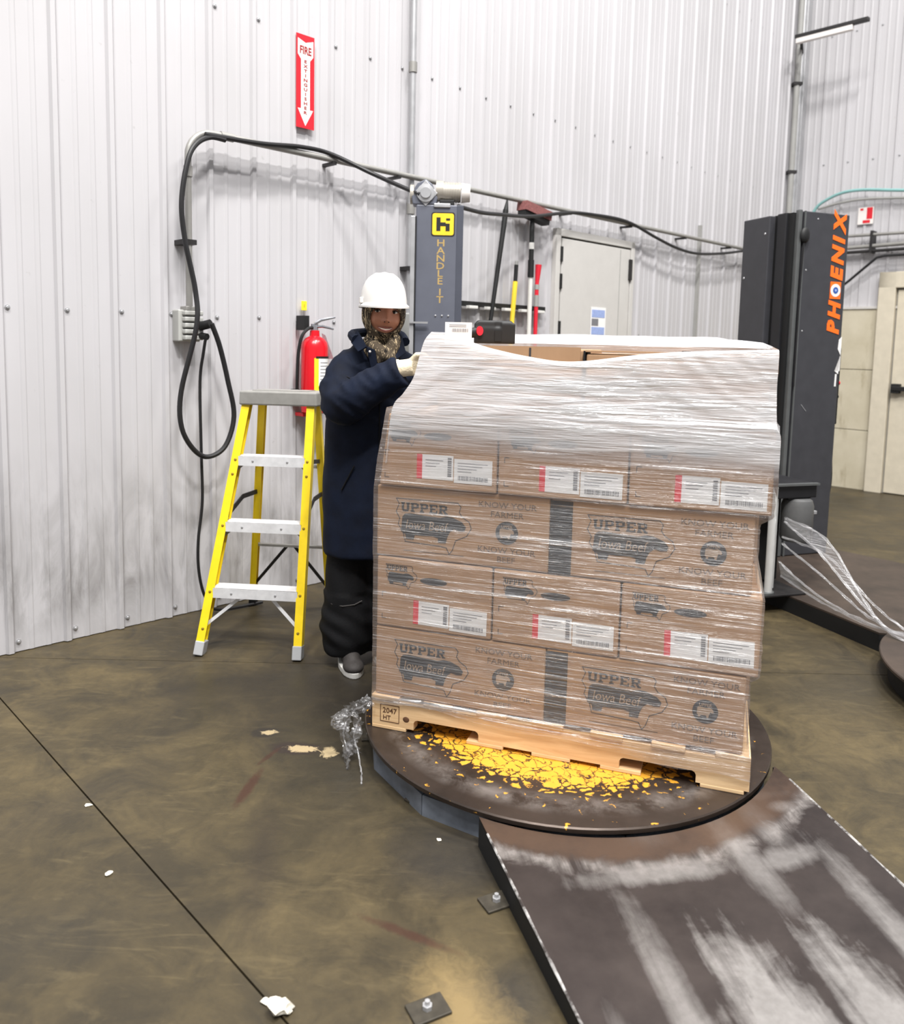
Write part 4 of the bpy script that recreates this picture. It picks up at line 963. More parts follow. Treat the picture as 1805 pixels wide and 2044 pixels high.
for j in range(25):
    v = j / 24; y = .47 + (1.03 - .47) * v; row = []
    for i in range(41):
        u = i / 40; x = .03 + (1.228 - .03) * u
        h = 1.422 + .046 * math.sin(min(1, v * 1.25) * math.pi / 2) * (1 - .75 * max(0, (u - .86) / .14)) - .004 * v + .004 * nz(x * 5, y * 7, 2)
        row.append((x, y, h))
    P.append(row)
MB().grid(P).build('crown_sheet', 'film_dense', fm, True, angle=None)
# loose tail of film at the front left corner
tail = [(-.01, .02, .26), (-.055, -.02, .235), (-.10, -.05, .17), (-.085, -.06, .11), (-.06, -.07, .04), (-.02, -.13, .005)]
def strand(pts, r, seed, n=8):
    q = spline(pts, n); return MB().tube([(p.x + .006 * nz(i * .5, seed, 0), p.y + .006 * nz(i * .5, seed, 7), max(.004, p.z + .006 * nz(i * .5, seed, 3))) for i, p in enumerate(q)], [r * (1 + .7 * nz(i * .45, seed, 5)) for i, p in enumerate(q)], 7)
def crumple(path, wid, seed, n=8, m_=9, amp=.011):
    q = spline(path, n); P = []
    for i, p in enumerate(q):
        d = (q[min(i + 1, len(q) - 1)] - q[max(i - 1, 0)]).normalized(); s = d.cross(Vector((.3, 1, .1))).normalized(); row = []
        for j in range(m_):
            k = (j / (m_ - 1) - .5); row.append((p + s * k * wid * (1 + .5 * nz(i * .3, seed, 1)) + Vector((nz(i * .6, j * .9, seed), nz(i * .6, j * .9, seed + 4) - .6, nz(i * .6, j * .9, seed + 8))) * amp))
        for r_ in row: r_.z = max(.003, r_.z)
        P.append(row)
    return MB().grid(P)
tails = [([(.0, -.005, 0.199), (-.035, -.02, 0.175), (-.07, -.03, 0.158), (-.085, -.035, 0.119), (-.075, -.05, 0.070), (-.055, -.06, 0.035)], .045), ([(-.07, -.03, 0.158), (-.11, -.05, 0.133), (-.115, -.05, 0.108), (-.085, -.04, 0.112)], .03),
         ([(-.05, -.03, 0.150), (-.03, -.04, 0.112), (-.045, -.05, 0.070), (-.03, -.06, 0.028)], .04), ([(-.06, -.06, 0.056), (-.05, -.08, 0.021), (-.03, -.12, 0.004)], .05)]
for k, (pth, wd_) in enumerate(tails): crumple(pth, wd_, k * 11 + 2).build('film_tail', 'film_loose', fm, True, angle=None)
for k, pth in enumerate(([(-.03, -.03, 0.140), (-.045, -.05, 0.084), (-.02, -.07, 0.042), (.02, -.13, 0.008), (.05, -.19, 0.004)], [(.0, .0, 0.189), (-.06, -.025, 0.154), (-.085, -.045, 0.091), (-.06, -.07, 0.035)], [(-.085, -.03, 0.133), (-.125, -.05, 0.122), (-.12, -.05, 0.101), (-.085, -.04, 0.105)])):
    strand(pth, .0028, k * 5 + 1).build('film_strand', 'film_loose', fm, True, angle=None)
# paper label standing out of the gathered film
q = PO + Vector((math.cos(PA), math.sin(PA), 0)) * .285 + Vector((-math.sin(PA), math.cos(PA), 0)) * .33
pb = tag(at(MB().box(-.045, .05, -.0006, .0006, 1.38, 1.492).build('paper_label', 'paper'), (q.x - .11, q.y, 0), 0), 'white barcode label sticking up from the gathered film', 'label')
m = MB(); xx = -.02
while xx < .035: ww = random.choice((.001, .0018, .0026)); m.box(xx, xx + ww, -.0014, -.0006, 1.458, 1.470); xx += ww + .0016
for k in range(2): m.box(-.03, .03, -.0014, -.0006, 1.476 + k * .006, 1.4775 + k * .006)
m.build('barcode', 'print_grey', pb)

# black tool on the stack
tl = thing('hand_tool', 'black battery hand tool with red button on top of the stack', 'tool', (.145, 2.95, 1.420), .05); tl.scale = (.62, .62, .85)
mb = MB(); mb.box(-.115, .118, -.05, .05, .0, .066); mb.box(-.10, .10, -.04, .04, .06, .098); mb.box(-.115, .0, -.045, .045, .05, .088); mb.box(.04, .12, -.05, .05, -.0, .088)
blob('housing', 'rubber_black', tl, mb, .006, 6)
MB().tube([(-.08, -.03, .05), (-.13, -.035, .043), (-.18, -.04, .05), (-.235, -.04, .062)], [.026, .022, .016, .006], 12).build('nozzle', 'rubber_black', tl, True)
MB().cyl((-.09, -.045, .052), (-.088, -.066, .052), .02).build('button', 'tool_red', tl, True, angle=.6)
m = MB().box(.0, .04, -.055, -.045, .01, .055); m.build('vent', 'deep_black', tl)

# ------------------------------------------------------------------ grey mast of the first wrapper
ms = thing('wrapper_mast', 'grey stretch wrapper mast with gold HANDLE IT lettering behind the worker', 'machine', (-.095, 4.50, 0))
MB().box(-.125, .13, -.05, .16, .0, 2.165).build('column', 'mast_grey', ms, bevel=.006)
MB().box(.095, .132, -.052, .14, .0, 2.165).build('side_channel', 'mast_side', ms, bevel=.003)
MB().box(-.152, -.128, -.075, -.04, .10, 2.10).build('guide_rail', 'galv', ms, bevel=.003)
MB().box(-.128, -.122, -.07, -.04, .10, 2.10).build('rail_gap', 'deep_black', ms)
MB().box(-.175, .17, -.18, .22, .0, .07).build('base', 'dark_steel', ms, bevel=.004)
m = MB().box(-.36, -.176, -.14, .1, .0, .05); m.build('outrigger', 'mast_yellow', ms, bevel=.004)
g_ = MB().xz([(-.145, 2.165), (-.02, 2.165), (-.01, 2.20), (-.04, 2.275), (-.075, 2.30), (-.12, 2.28), (-.155, 2.22)], -.05, .05).build('gearbox', 'mast_grey', ms, bevel=.006)
MB().lathe([(.048, 0), (.048, .012), (.03, .014), (.028, .022)], 24).build('flange', 'galv', g_, True, angle=.5).matrix_basis = Matrix.Translation((-.075, -.05, 2.225)) @ Matrix.Rotation(math.pi / 2, 4, 'X')
m = MB().xz([(-.075, 2.295), (-.01, 2.225), (-.075, 2.155), (-.14, 2.225)], -.054, -.048); m.build('flange_plate', 'galv', g_, bevel=.004)
MB().lathe([(.052, 0), (.052, .02)], 20).build('gear_cover', 'motor_grey', g_, True, angle=.5).matrix_basis = Matrix.Translation((-.16, 0, 2.225)) @ Matrix.Rotation(math.pi / 2, 4, 'Y')
mo = MB(); mo.cyl((-.02, 0, 2.245), (.02, 0, 2.245), .055, .055, 20); mo.build('motor_flange', 'motor_grey', ms, True, angle=.5)
MB().cyl((.02, 0, 2.24), (.115, 0, 2.24), .052, .052, 20).build('motor', 'motor_grey', ms, True, angle=.5)
for k in range(6): MB().cyl((.03 + k * .014, 0, 2.24), (.036 + k * .014, 0, 2.24), .055, .055, 20).build('cooling_fin', 'motor_grey', ms, True, angle=.5)
MB().cyl((.118, 0, 2.238), (.165, 0, 2.238), .053, .047, 20).build('fan_cover', 'sign_white', ms, True, angle=.5)
MB().box(.0, .08, -.04, .04, 2.165, 2.195).build('motor_foot', 'rubber_black', ms, bevel=.004)
MB().box(-.03, .06, -.06, -.01, 2.15, 2.172).build('bracket', 'galv', ms, bevel=.004)
def rsq(x, z, w_, h, r, n=5):
    out = []
    for (cx_, cz_, a0) in ((x + w_ - r, z + r, -90), (x + w_ - r, z + h - r, 0), (x + r, z + h - r, 90), (x + r, z + r, 180)):
        for i in range(n + 1): a = math.radians(a0 + 90 * i / n); out.append((cx_ + r * math.cos(a), cz_ + r * math.sin(a)))
    return out
lg = MB().xz(rsq(-.042, 1.998, .128, .128, .014), -.0515, -.049).build('logo_plate', 'rubber_black', ms)
MB().xz(rsq(-.036, 2.004, .116, .116, .012), -.0525, -.0513).build('logo_field', 'mast_yellow', lg)
hx, hz = -.036, 2.004
for (a, b, c_, d_) in ((.022, .044, .022, .094), (.044, .072, .048, .068), (.072, .094, .022, .062), (.074, .096, .078, .09)): MB().box(hx + a, hx + b, -.0535, -.0523, hz + c_, hz + d_).build('logo_letter', 'rubber_black', lg)
zz_ = 1.945
for ch in 'HANDLE IT':
    if ch == ' ': zz_ -= .018; continue
    MB().text(ch, .052, .012, zz_, -.05, bold=.012, sx=1.25).build('lettering', 'mast_gold', ms); zz_ -= .041
for k in range(3): MB().sphere((-.01 + k * .035, -.05, 1.57), .006, 8, 5).build('bolt', 'galv', ms, True)
m = MB().box(-.15, -.05, -.085, -.07, 1.525, 1.535); m.build('rod', 'galv', ms)
# drive housing between the mast and the turntable
dv_ = tag(at(MB().box(-.16, .16, -1.0, -.185, .0, .06).build('drive_bridge', 'dark_steel', bevel=.004), (-.095, 4.5, 0), .0), 'low dark drive housing on the floor behind the pallet', 'machine')
dv_.rotation_euler = (0, 0, .30)

# ------------------------------------------------------------------ dark tower of the second wrapper
PH = .349
px = thing('wrapper_tower', 'dark stretch wrapper tower with orange PHOENIX lettering', 'machine', (2.11, 5.10, 0), PH)
H2 = 2.292; Z0 = .095
MB().box(.06, .425, .0, .42, Z0, H2).build('cabinet', 'phoenix_black', px, bevel=.006)
MB().box(-.0, .06, .03, .40, Z0, H2 - .01).build('recess', 'deep_black', px)
MB().box(.018, .045, -.002, .03, Z0, H2 + .006).build('guide_rail', 'rail_grey', px, bevel=.004)
MB().box(.058, .07, -.006, .0, Z0, H2).build('edge_strip', 'rail_grey', px)
MB().box(-.018, .05, .07, .15, Z0, H2 - .006).build('channel', 'phoenix_dark', px, bevel=.006)
MB().box(-.045, .05, .185, .43, Z0, H2 - .012).build('side_door', 'phoenix_black', px, bevel=.006)
m = MB().sphere((0, 0, 0), (.034, .02, .05), 14, 8); m.build('roller_guard', 'rubber_black', px, True).location = (.062, -.012, H2 - .15)
MB().tube([(.058, -.012, H2 - .19), (.05, -.012, 1.8), (.05, -.012, 1.2)], .005, 6).build('chain', 'cable_black', px, True)
for (x, y, z) in ((-.046, .22, 2.17), (-.046, .40, 1.90)): MB().sphere((x, y, z), (.004, .008, .008), 8, 5).build('bolt', 'galv', px, True)
for (x, z) in ((.17, 2.25), (.10, 1.93), (.10, 1.55)): MB().sphere((x, 0, z), (.006, .003, .006), 8, 5).build('bolt', 'galv', px, True)
# PHOENIX reading upwards near the right edge, the O is a badge
zc = 1.535
for ch in 'PHOENIX':
    if ch == 'O':
        b_ = MB().box(.302, .388, -.003, .001, zc + .004, zc + .112).build('badge', 'orange', px); cxx, czz = .345, zc + .058
        for r_, mt, y_ in ((.041, 'sign_white', -.004), (.021, 'blue', -.005), (.008, 'notice_blue', -.006)):
            MB().xz([(cxx + r_ * math.cos(-2 * math.pi * i / 20), czz + r_ * math.sin(-2 * math.pi * i / 20)) for i in range(20)], y_, y_ + .0012).build('badge_disc', mt, b_)
        zc += .120; continue
    vs_, _f = text_geo(ch, .05, .22); wch = (max(v[0] for v in vs_) - min(v[0] for v in vs_)) * .128 * 1.12
    m = MB().text(ch, .128, .390, zc + wch / 2, 0.0, bold=.05, shear=.22, rot=math.pi / 2, sx=1.12, depth=.003); m.build('lettering', 'orange', px); zc += wch + .003
MB().box(.12, .18, -.002, .0, 1.06, 1.063).build('scratch', 'galv', px).matrix_basis = Matrix.Translation((.15, 0, 1.06)) @ Matrix.Rotation(.8, 4, 'Y') @ Matrix.Translation((-.15, 0, -1.06))
m = MB().xz([(.385, 1.30), (.415, 1.28), (.425, 1.40), (.40, 1.44), (.405, 1.50), (.425, 1.52), (.425, 1.30)], -.003, 0.0); m.xz([(.39, 1.20), (.402, 1.20), (.404, 1.28), (.392, 1.28)], -.003, 0); m.build('torn_sticker', 'paper', px)
m = MB().box(.425, .455, .02, .2, .95, 1.45); m.build('control_box', 'rubber_black', px, bevel=.004)
MB().cyl((.455, .05, 1.22), (.48, .05, 1.22), .014).build('stop_button', 'tool_red', px, True); MB().cyl((.455, .05, 1.13), (.475, .05, 1.13), .014).build('knob', 'rubber_black', px, True)
MB().tube(spline([(.44, .1, .96), (.455, .06, .8), (.47, .05, .6), (.45, .04, .48), (.42, .03, .42)], 6), .008, 8).build('control_cable', 'cable_black', px, True)
# base platform
BP = [(1.80, 4.44), (2.06, 3.72), (3.3, 3.5), (3.25, 4.60), (2.60, 5.36), (2.42, 5.62), (1.95, 5.55), (1.84, 5.0)]
bpl = thing('machine_platform', 'low base with brown steel plate under the dark tower', 'machine', (2.5, 4.6, 0))
MB().prism([(x - 2.5, y - 4.6) for x, y in BP], 0, .082).build('frame', 'deep_black', bpl); MB().prism([(x - 2.5, y - 4.6) for x, y in BP], .083, .092).build('top_plate', 'brown_plate', bpl)
# second turntable
t2 = thing('turntable', 'second dark steel turntable cut off by the right edge', 'turntable', (2.60, 3.12, 0))
MB().lathe([(.72, .0), (.72, .09)], 72).build('skirt', 'deep_black', t2, True, angle=.5); MB().lathe([(.745, .098), (.76, .102), (.76, .112), (.756, .116)], 96).build('disc', 'brown_plate', t2, True, angle=.5)
# film carriage of the second wrapper
cr = thing('film_carriage', 'black film carriage with two silver rollers beside the stack', 'machine', (1.74, 4.27, .0), .30)
MB().box(-.06, .30, .02, .60, .62, .70).build('arm', 'phoenix_dark', cr, bevel=.006); MB().box(-.05, .30, .0, .03, .692, .703).build('arm_edge', 'rail_grey', cr)
MB().box(-.02, .20, .18, .5, .12, .62).build('back_plate', 'deep_black', cr, bevel=.004)
MB().cyl((.0, 0, .095), (.0, 0, .69), .021).build('roller', 'roller_silver', cr, True, angle=.6); MB().cyl((.055, .05, .12), (.055, .05, .66), .016).build('roller', 'roller_silver', cr, True, angle=.6)
MB().lathe([(.075, .0), (.085, .02), (.085, .2), (.075, .23), (.06, .24)], 24, (.21, .06, .375)).build('motor', 'motor_dark', cr, True, angle=.5)
MB().box(.12, .27, .03, .2, .61, .66).build('motor_mount', 'deep_black', cr, bevel=.004)
m = MB().box(.245, .262, .02, .04, .56, .61); m.build('fitting', 'sign_white', cr, bevel=.003); MB().box(.25, .31, .02, .05, .525, .545).build('lever', 'galv', cr, bevel=.003); MB().box(.238, .256, .015, .035, .455, .505).build('fitting', 'sign_white', cr, bevel=.003)
MB().box(-.08, .22, -.04, .42, .093, .105).build('foot_plate', 'dark_steel', cr, bevel=.003)
MB().lathe([(.06, 0), (.06, .01)], 18, (-.02, .02, .105)).build('roller_base', 'rail_grey', cr, True, angle=.5)
# film trailing from the carriage
tf = thing('trailing_film', 'strands of clear film stretched from the carriage to the second turntable', 'film', (1.78, 4.26, 0))
E0 = Vector((.30, -.70, .13))
starts = [(.035, .03, .52), (.03, .02, .50), (.025, .02, .38), (.0, -.01, .29), (.03, .02, .20), (.02, .01, .42)]
sags = [(.03, .09), (0.0, .02), (-.01, .0), (-.02, -.05), (-.02, -.03), (.02, .06)]
curves = []
for k, (st, (sx_, sz_)) in enumerate(zip(starts, sags)):
    a = Vector(st); e = E0 + Vector((.012 * k - .03, -.01 * k, .006 * k)); m1_ = a.lerp(e, .35) + Vector((sx_, 0, sz_ * .9)); m2_ = a.lerp(e, .72) + Vector((sx_ * .5, 0, sz_ * .3 - .03)); e2_ = e + Vector((.16, -.10, -.005))
    pth = [a, m1_, m2_, e, e2_]; curves.append(spline(pth, 10)); strand(pth, .006, k * 3 + 2, 10).build('film_strand', 'film_loose', tf, True, angle=None)
for (i0, i1) in ((0, 1), (3, 4)):
    A, B = curves[i0], curves[i1]; P = []
    for j in range(7):
        k = j / 6; P.append([a.lerp(b, k) + Vector((0, .012 * nz(i * .4, j * .8, i0), .008 * nz(i * .5, j, 4 + i1))) for i, (a, b) in enumerate(zip(A, B))])
    MB().grid(P).build('film_web', 'film_thin', tf, True, angle=None)

# ------------------------------------------------------------------ scraps on the floor
def scrap(label, x, y, r, seed, mat='scrap', h=.5):
    m = MB(); m.sphere((0, 0, r * h), (r, r * .8, r * h), 11, 7); k_ = 1.4 / r; m.v = [(a * (1 + .9 * nz(a * k_, b * k_, c_ * k_ + seed)), b * (1 + .9 * nz(b * k_ + 3, c_ * k_, a * k_ + seed)), max(.0, c_ * (1 + .8 * nz(c_ * k_, a * k_ + 7, seed)))) for a, b, c_ in m.v]
    return tag(at(m.build('paper_scrap', mat, None, False), (x, y, 0)), label, 'scrap')
scrap('crumpled white paper scrap at the bottom end of the floor joint', -.335, 1.562, .024, 1, h=.7); scrap('tiny white fleck right beside the larger paper scrap', -.372, 1.588, .009, 2)
scrap('small pale chip on the floor left of the joint near its middle', -.88, 1.992, .011, 3, h=.25); scrap('small pale chip lying right on the upper floor joint', -1.078, 2.303, .011, 4, h=.25)
scrap('pale chip on the floor in front of the turntable skirt', -.01, 2.17, .008, 5, h=.3)

# ------------------------------------------------------------------ the worker
O = Vector((-.42, 3.42, 0))
pe = thing('person', 'person in navy coat and white hard hat pulling film over the stack', 'person', O)
def PM(): m = MB(); m.mx = Matrix.Translation(-O); return m
HC = Vector((-.293, 3.355, 1.535))
HM = Matrix.Translation(HC) @ Matrix.Rotation(.22, 4, 'Z') @ Matrix.Rotation(.06, 4, 'Y')
def gs(x, z, cx_, cz_, sx_, sz_): return math.exp(-((x - cx_) / sx_) ** 2 - ((z - cz_) / sz_) ** 2)
def head_pts(scale=1.0, face=True, n=72, m_=60):
    P = []
    for i in range(m_ + 1):
        a = -math.pi / 2 + math.pi * i / m_; row = []
        for j in range(n):
            t = 2 * math.pi * j / n; x = .084 * math.cos(a) * math.cos(t); y = .093 * math.cos(a) * math.sin(t); z = .118 * math.sin(a)
            if z < -.03: k = (-.03 - z) / .09; x *= 1 - .18 * k; y = y * (1 - .12 * k) - .008 * k
            if face and y < 0:
                d = 0
                d += .026 * gs(x, z, 0, -.030, .014, .012) + .014 * gs(x, z, 0, -.012, .009, .022) + .006 * gs(x, z, .014, -.035, .008, .007) + .006 * gs(x, z, -.014, -.035, .008, .007)
                d -= .010 * (gs(x, z, .034, .006, .015, .011) + gs(x, z, -.034, .006, .015, .011)); d += .006 * (gs(x, z, .030, .026, .022, .008) + gs(x, z, -.030, .026, .022, .008))
                d += .010 * (gs(x, z, .044, -.034, .018, .016) + gs(x, z, -.044, -.034, .018, .016))
                zm = -.068 + 9 * x * x
                d += .006 * math.exp(-((z - zm - .008) / .006) ** 2 - (x / .027) ** 2) + .007 * math.exp(-((z - zm + .010) / .007) ** 2 - (x / .024) ** 2) - .008 * math.exp(-((z - zm) / .0035) ** 2 - (x / .03) ** 2)
                d += .008 * gs(x, z, 0, -.10, .02, .015)
                y -= d
            row.append(HM @ Vector((x * scale, y * scale, z * scale)))
        P.append(row)
    return P
# body: one continuous skin from head to feet
b = PM(); b.grid(head_pts(), True)
b.tube([(-.293, 3.37, 1.47), (-.305, 3.40, 1.40), (-.32, 3.43, 1.33)], [.052, .055, .075], 14)
b.tube([(-.32, 3.43, 1.36), (-.345, 3.44, 1.26), (-.36, 3.45, 1.08), (-.37, 3.46, .88)], [.08, .125, .115, .13], 16)
for s_, pts, rs in ((0, [(-.36, 3.43, 1.33), (-.44, 3.40, 1.30), (-.455, 3.30, 1.18), (-.31, 3.225, 1.245), (-.20, 3.20, 1.312)], [.06, .055, .045, .04, .03]),
                    (1, [(-.30, 3.44, 1.33), (-.20, 3.46, 1.31), (-.15, 3.50, 1.20), (-.08, 3.47, 1.30), (-.02, 3.44, 1.415)], [.06, .055, .045, .04, .03]),
                    (2, [(-.40, 3.46, .92), (-.43, 3.45, .5), (-.44, 3.44, .12), (-.44, 3.40, .07)], [.095, .06, .04, .04]),
                    (3, [(-.33, 3.48, .92), (-.31, 3.50, .5), (-.29, 3.52, .12), (-.285, 3.48, .07)], [.095, .06, .04, .04])): b.tube(pts, rs, 12)
body = blob('body', 'skin', pe, b, .0052, 2)
HL = lambda x, y, z: HM @ Vector((x, y, z)) - O
for x in (-.034, .034):
    e = MB().sphere((0, 0, 0), (.0125, .010, .0058), 14, 10).build('eye', 'eye_white', body, True); e.location = HL(x, -.0755, .004)
    i_ = MB().sphere((0, 0, 0), (.0058, .004, .0054), 10, 6).build('iris', 'eye_dark', e, True); i_.location = (-.001, -.0082, -.0005)
    br = MB().tube([HL(x - .018, -.079, .016), HL(x - .006, -.0865, .0215), HL(x + .008, -.0865, .0215), HL(x + .018, -.079, .016)], [.002, .004, .004, .002], 6); br.build('eyebrow', 'eye_dark', body, True)
    lid = MB().tube([HL(x - .014, -.080, .006), HL(x, -.0875, .0105), HL(x + .014, -.080, .006)], [.0022, .003, .0022], 6); lid.build('eyelid', 'eye_dark', body, True)
MB().tube([HL(-.027, -.0835, -.0600), HL(-.014, -.0905, -.0655), HL(0, -.0930, -.0672), HL(.014, -.0905, -.0655), HL(.027, -.0835, -.0600)], [.0014, .003, .0034, .003, .0014], 6).build('teeth', 'teeth', body, True)
MB().tube([HL(-.030, -.0815, -.0605), HL(-.016, -.0905, -.0700), HL(0, -.0945, -.0738), HL(.016, -.0905, -.0700), HL(.030, -.0815, -.0605)], [.0016, .0036, .0044, .0036, .0016], 6).build('lower_lip', 'lip', body, True)
MB().tube([HL(-.031, -.0815, -.0580), HL(-.015, -.0915, -.0605), HL(0, -.0955, -.0615), HL(.015, -.0915, -.0605), HL(.031, -.0815, -.0580)], [.0014, .003, .0034, .003, .0014], 6).build('upper_lip', 'lip', body, True)
for x in (-.0065, .0065): MB().sphere(HL(x * 1.3, -.111, -.038), (.0032, .003, .0022), 8, 5).build('nostril', 'eye_dark', body, True)
# balaclava
b = PM(); b.grid(head_pts(1.085, False), True); b.tube([(-.297, 3.365, 1.45), (-.305, 3.39, 1.40), (-.318, 3.42, 1.34)], [.066, .074, .095], 16)
b.tube([(-.36, 3.345, 1.43), (-.325, 3.30, 1.395), (-.27, 3.275, 1.365), (-.235, 3.27, 1.335)], [.022, .03, .03, .016], 10); b.tube([(-.37, 3.36, 1.40), (-.33, 3.31, 1.365), (-.285, 3.28, 1.335)], [.02, .026, .02], 10)
b.tube([(-.24, 3.33, 1.44), (-.25, 3.30, 1.40), (-.262, 3.285, 1.35)], [.026, .028, .02], 10)
bal = blob('balaclava', 'camo_cloth', pe, b, .0065, 4, lambda c: .0035 * nz(c.x * 30, c.y * 30, c.z * 16 + 4) if c.z < 1.47 else .0012 * nz(c.x * 40, c.y * 40, c.z * 18))
bm = bmesh.new(); bm.from_mesh(bal.data); IM = HM.inverted(); kill = []
for f_ in bm.faces:
    q = IM @ (f_.calc_center_median() + O)
    if q.y < -.02 and (q.x / .066) ** 2 + ((q.z + .024) / .062) ** 2 < 1: kill.append(f_)
bmesh.ops.delete(bm, geom=kill, context='FACES'); bm.to_mesh(bal.data); bm.free()
rim = []
for i in range(41):
    t = 2 * math.pi * i / 40; x, z = .066 * math.cos(t), -.024 + .062 * math.sin(t); y = -.1005 * math.sqrt(max(.05, 1 - (x / .0911) ** 2 - (z / .128) ** 2)) - .001; rim.append(HL(x, y, z))
MB().tube(rim, .0045, 8).build('hem', 'camo_cloth', bal, True)
# hard hat
hat = thing.__call__ if False else None
HT = Matrix.Translation(HC + Vector((-.002, .006, .031))) @ Matrix.Rotation(.22, 4, 'Z') @ Matrix.Rotation(-.02, 4, 'X')
m = MB(); m.mx = Matrix.Translation(-O) @ HT; P = []
for i in range(22):
    a = (math.pi / 2) * i / 21.0; row = []
    for j in range(56):
        t = 2 * math.pi * j / 56; ca = math.cos(a) ** .66 if i < 21 else 0.001
        r = 1 + .012 * math.exp(-((t - math.pi * 1.5 + 0) / .1) ** 2) * (i > 5)
        x, y, z = .0965 * ca * math.cos(t), .118 * ca * math.sin(t), .133 * math.sin(a)
        z += .004 * math.exp(-(x / .012) ** 2) * (i > 8) + .003 * (math.exp(-((x - .035) / .008) ** 2) + math.exp(-((x + .035) / .008) ** 2)) * (i > 10); row.append((x, y, z))
    P.append(row)
m.grid(P, True); hh = m.build('hard_hat', 'hat_white', pe, True, angle=None)
m = MB(); m.mx = Matrix.Translation(-O) @ HT; P = []
for (k, dz) in ((0, .008), (1, .0), (1, -.007), (0, -.004), (0, .008)):
    row = []
    for j in range(56):
        t = 2 * math.pi * j / 56; fr = max(0, -math.sin(t)) ** 1.5; e_ = (.009 + .034 * fr) * k
        row.append(((.0955 + e_ * .75) * math.cos(t), (.117 + e_) * math.sin(t), dz - .012 * fr * k))
    P.append(row)
m.grid(P, True); m.build('brim', 'hat_white', hh, True, angle=.6)
m = MB(); m.mx = Matrix.Translation(-O) @ HT; m.box(-.103, -.088, -.05, -.022, .006, .03); m.build('accessory_slot', 'hat_white', hh, bevel=.003)
# coat
b = PM(); rings = [(.50, -.365, 3.46, .188, .165), (.62, -.367, 3.46, .19, .165), (.80, -.37, 3.455, .186, .16), (.98, -.368, 3.45, .180, .152), (1.12, -.362, 3.445, .180, .15), (1.24, -.352, 3.435, .178, .142), (1.32, -.345, 3.43, .168, .125), (1.375, -.335, 3.425, .14, .105), (1.415, -.318, 3.42, .095, .088)]
P = [[(cx_ + rx * math.cos(2 * math.pi * j / 40), cy_ + ry * math.sin(2 * math.pi * j / 40), z) for j in range(40)] for (z, cx_, cy_, rx, ry) in rings]
b.grid(P, True); b.add([p for p in P[0]], [tuple(range(39, -1, -1))]); b.add([p for p in P[-1]], [tuple(range(40))])
b.tube(spline([(-.38, 3.42, 1.315), (-.437, 3.39, 1.28), (-.462, 3.32, 1.20), (-.44, 3.25, 1.16), (-.38, 3.215, 1.20), (-.28, 3.205, 1.265), (-.205, 3.20, 1.305)], 4), [.09, .092, .094, .094, .095, .095, .095, .094, .093, .092, .09, .088, .086, .084, .082, .08, .078, .076, .074, .072, .071, .07, .069, .068, .067], 18)
b.tube(spline([(-.30, 3.43, 1.32), (-.205, 3.46, 1.30), (-.155, 3.50, 1.22), (-.10, 3.48, 1.30), (-.05, 3.45, 1.385)], 4), [.09, .088, .086, .084, .08, .078, .076, .074, .072, .07, .068, .066, .064, .062, .06, .058, .057], 16)
def coatw(c):
    w_ = c + O; k = .0
    k += .0045 * nz(w_.x * 9 + w_.z * 7, w_.y * 9, w_.z * 11 - w_.x * 8)
    if w_.z > 1.08: k += .011 * (.3 - abs(nz(w_.x * 7 - w_.z * 4, w_.y * 7, w_.z * 15 + w_.x * 12)) * 1.7)
    if w_.z < 1.0: k += .006 * nz(w_.x * 14, w_.y * 14, w_.z * 1.6)
    return k
coat = blob('coat', 'navy_cloth', pe, b, .0105, 5, coatw)
def surf(x, z, off=.002):
    """front point of the coat torso at x,z (world)"""
    for a, c_ in zip(rings, rings[1:]):
        if a[0] <= z <= c_[0]:
            k = (z - a[0]) / (c_[0] - a[0]); cx_, cy_, rx, ry = [a[i] + (c_[i] - a[i]) * k for i in range(1, 5)]
            q = max(0, 1 - ((x - cx_) / rx) ** 2); return Vector((x, cy_ - ry * math.sqrt(q) - off, z)) - O
    return Vector((x, 3.28, z)) - O
# placket, buttons, pocket slit, seams
m = MB().tube([surf(-.30 + .0 * i, .51 + .045 * i, .004) for i in range(17)], .0028, 6); m.build('placket_seam', 'black_cloth', coat, True)
for z in (.72, .86, .98): MB().sphere(surf(-.292, z, .007), (.005, .003, .005), 10, 6).build('button', 'sign_white', coat, True)
m = MB().tube([surf(-.455 + .018 * k, .80 + .035 * k, .006) for k in range(4)], .0035, 6); m.build('pocket_slit', 'black_cloth', coat, True)
m = MB().tube([(x - O.x, y - O.y, z - O.z) for x, y, z in ((-.50, 3.30, 1.30), (-.46, 3.275, 1.285), (-.41, 3.262, 1.265), (-.375, 3.255, 1.235), (-.36, 3.265, 1.20))], .0022, 6); m.build('armhole_seam', 'black_cloth', coat, True)
# collar and open front
def plate(pts, nm_, mt, par, th=.008):
    m = MB(); A = [Vector(p) - O for p in pts]; nrm = (A[1] - A[0]).cross(A[2] - A[0]).normalized() * th
    n_ = len(A); m.add([tuple(a) for a in A] + [tuple(a + nrm) for a in A], [tuple(range(n_)), tuple(range(2 * n_ - 1, n_ - 1, -1))] + [(i, (i + 1) % n_, n_ + (i + 1) % n_, n_ + i) for i in range(n_)])
    return m.build(nm_, mt, par, bevel=.003)
m = PM(); m.tube(spline([(-.40, 3.315, 1.425), (-.425, 3.38, 1.445), (-.40, 3.47, 1.455), (-.32, 3.51, 1.46), (-.235, 3.48, 1.45), (-.205, 3.40, 1.42)], 6), .020, 10); m.build('collar_band', 'navy_cloth', coat, True)
plate([(-.402, 3.335, 1.470), (-.352, 3.262, 1.398), (-.388, 3.270, 1.376), (-.425, 3.32, 1.415)], 'collar_flap', 'navy_cloth', coat)
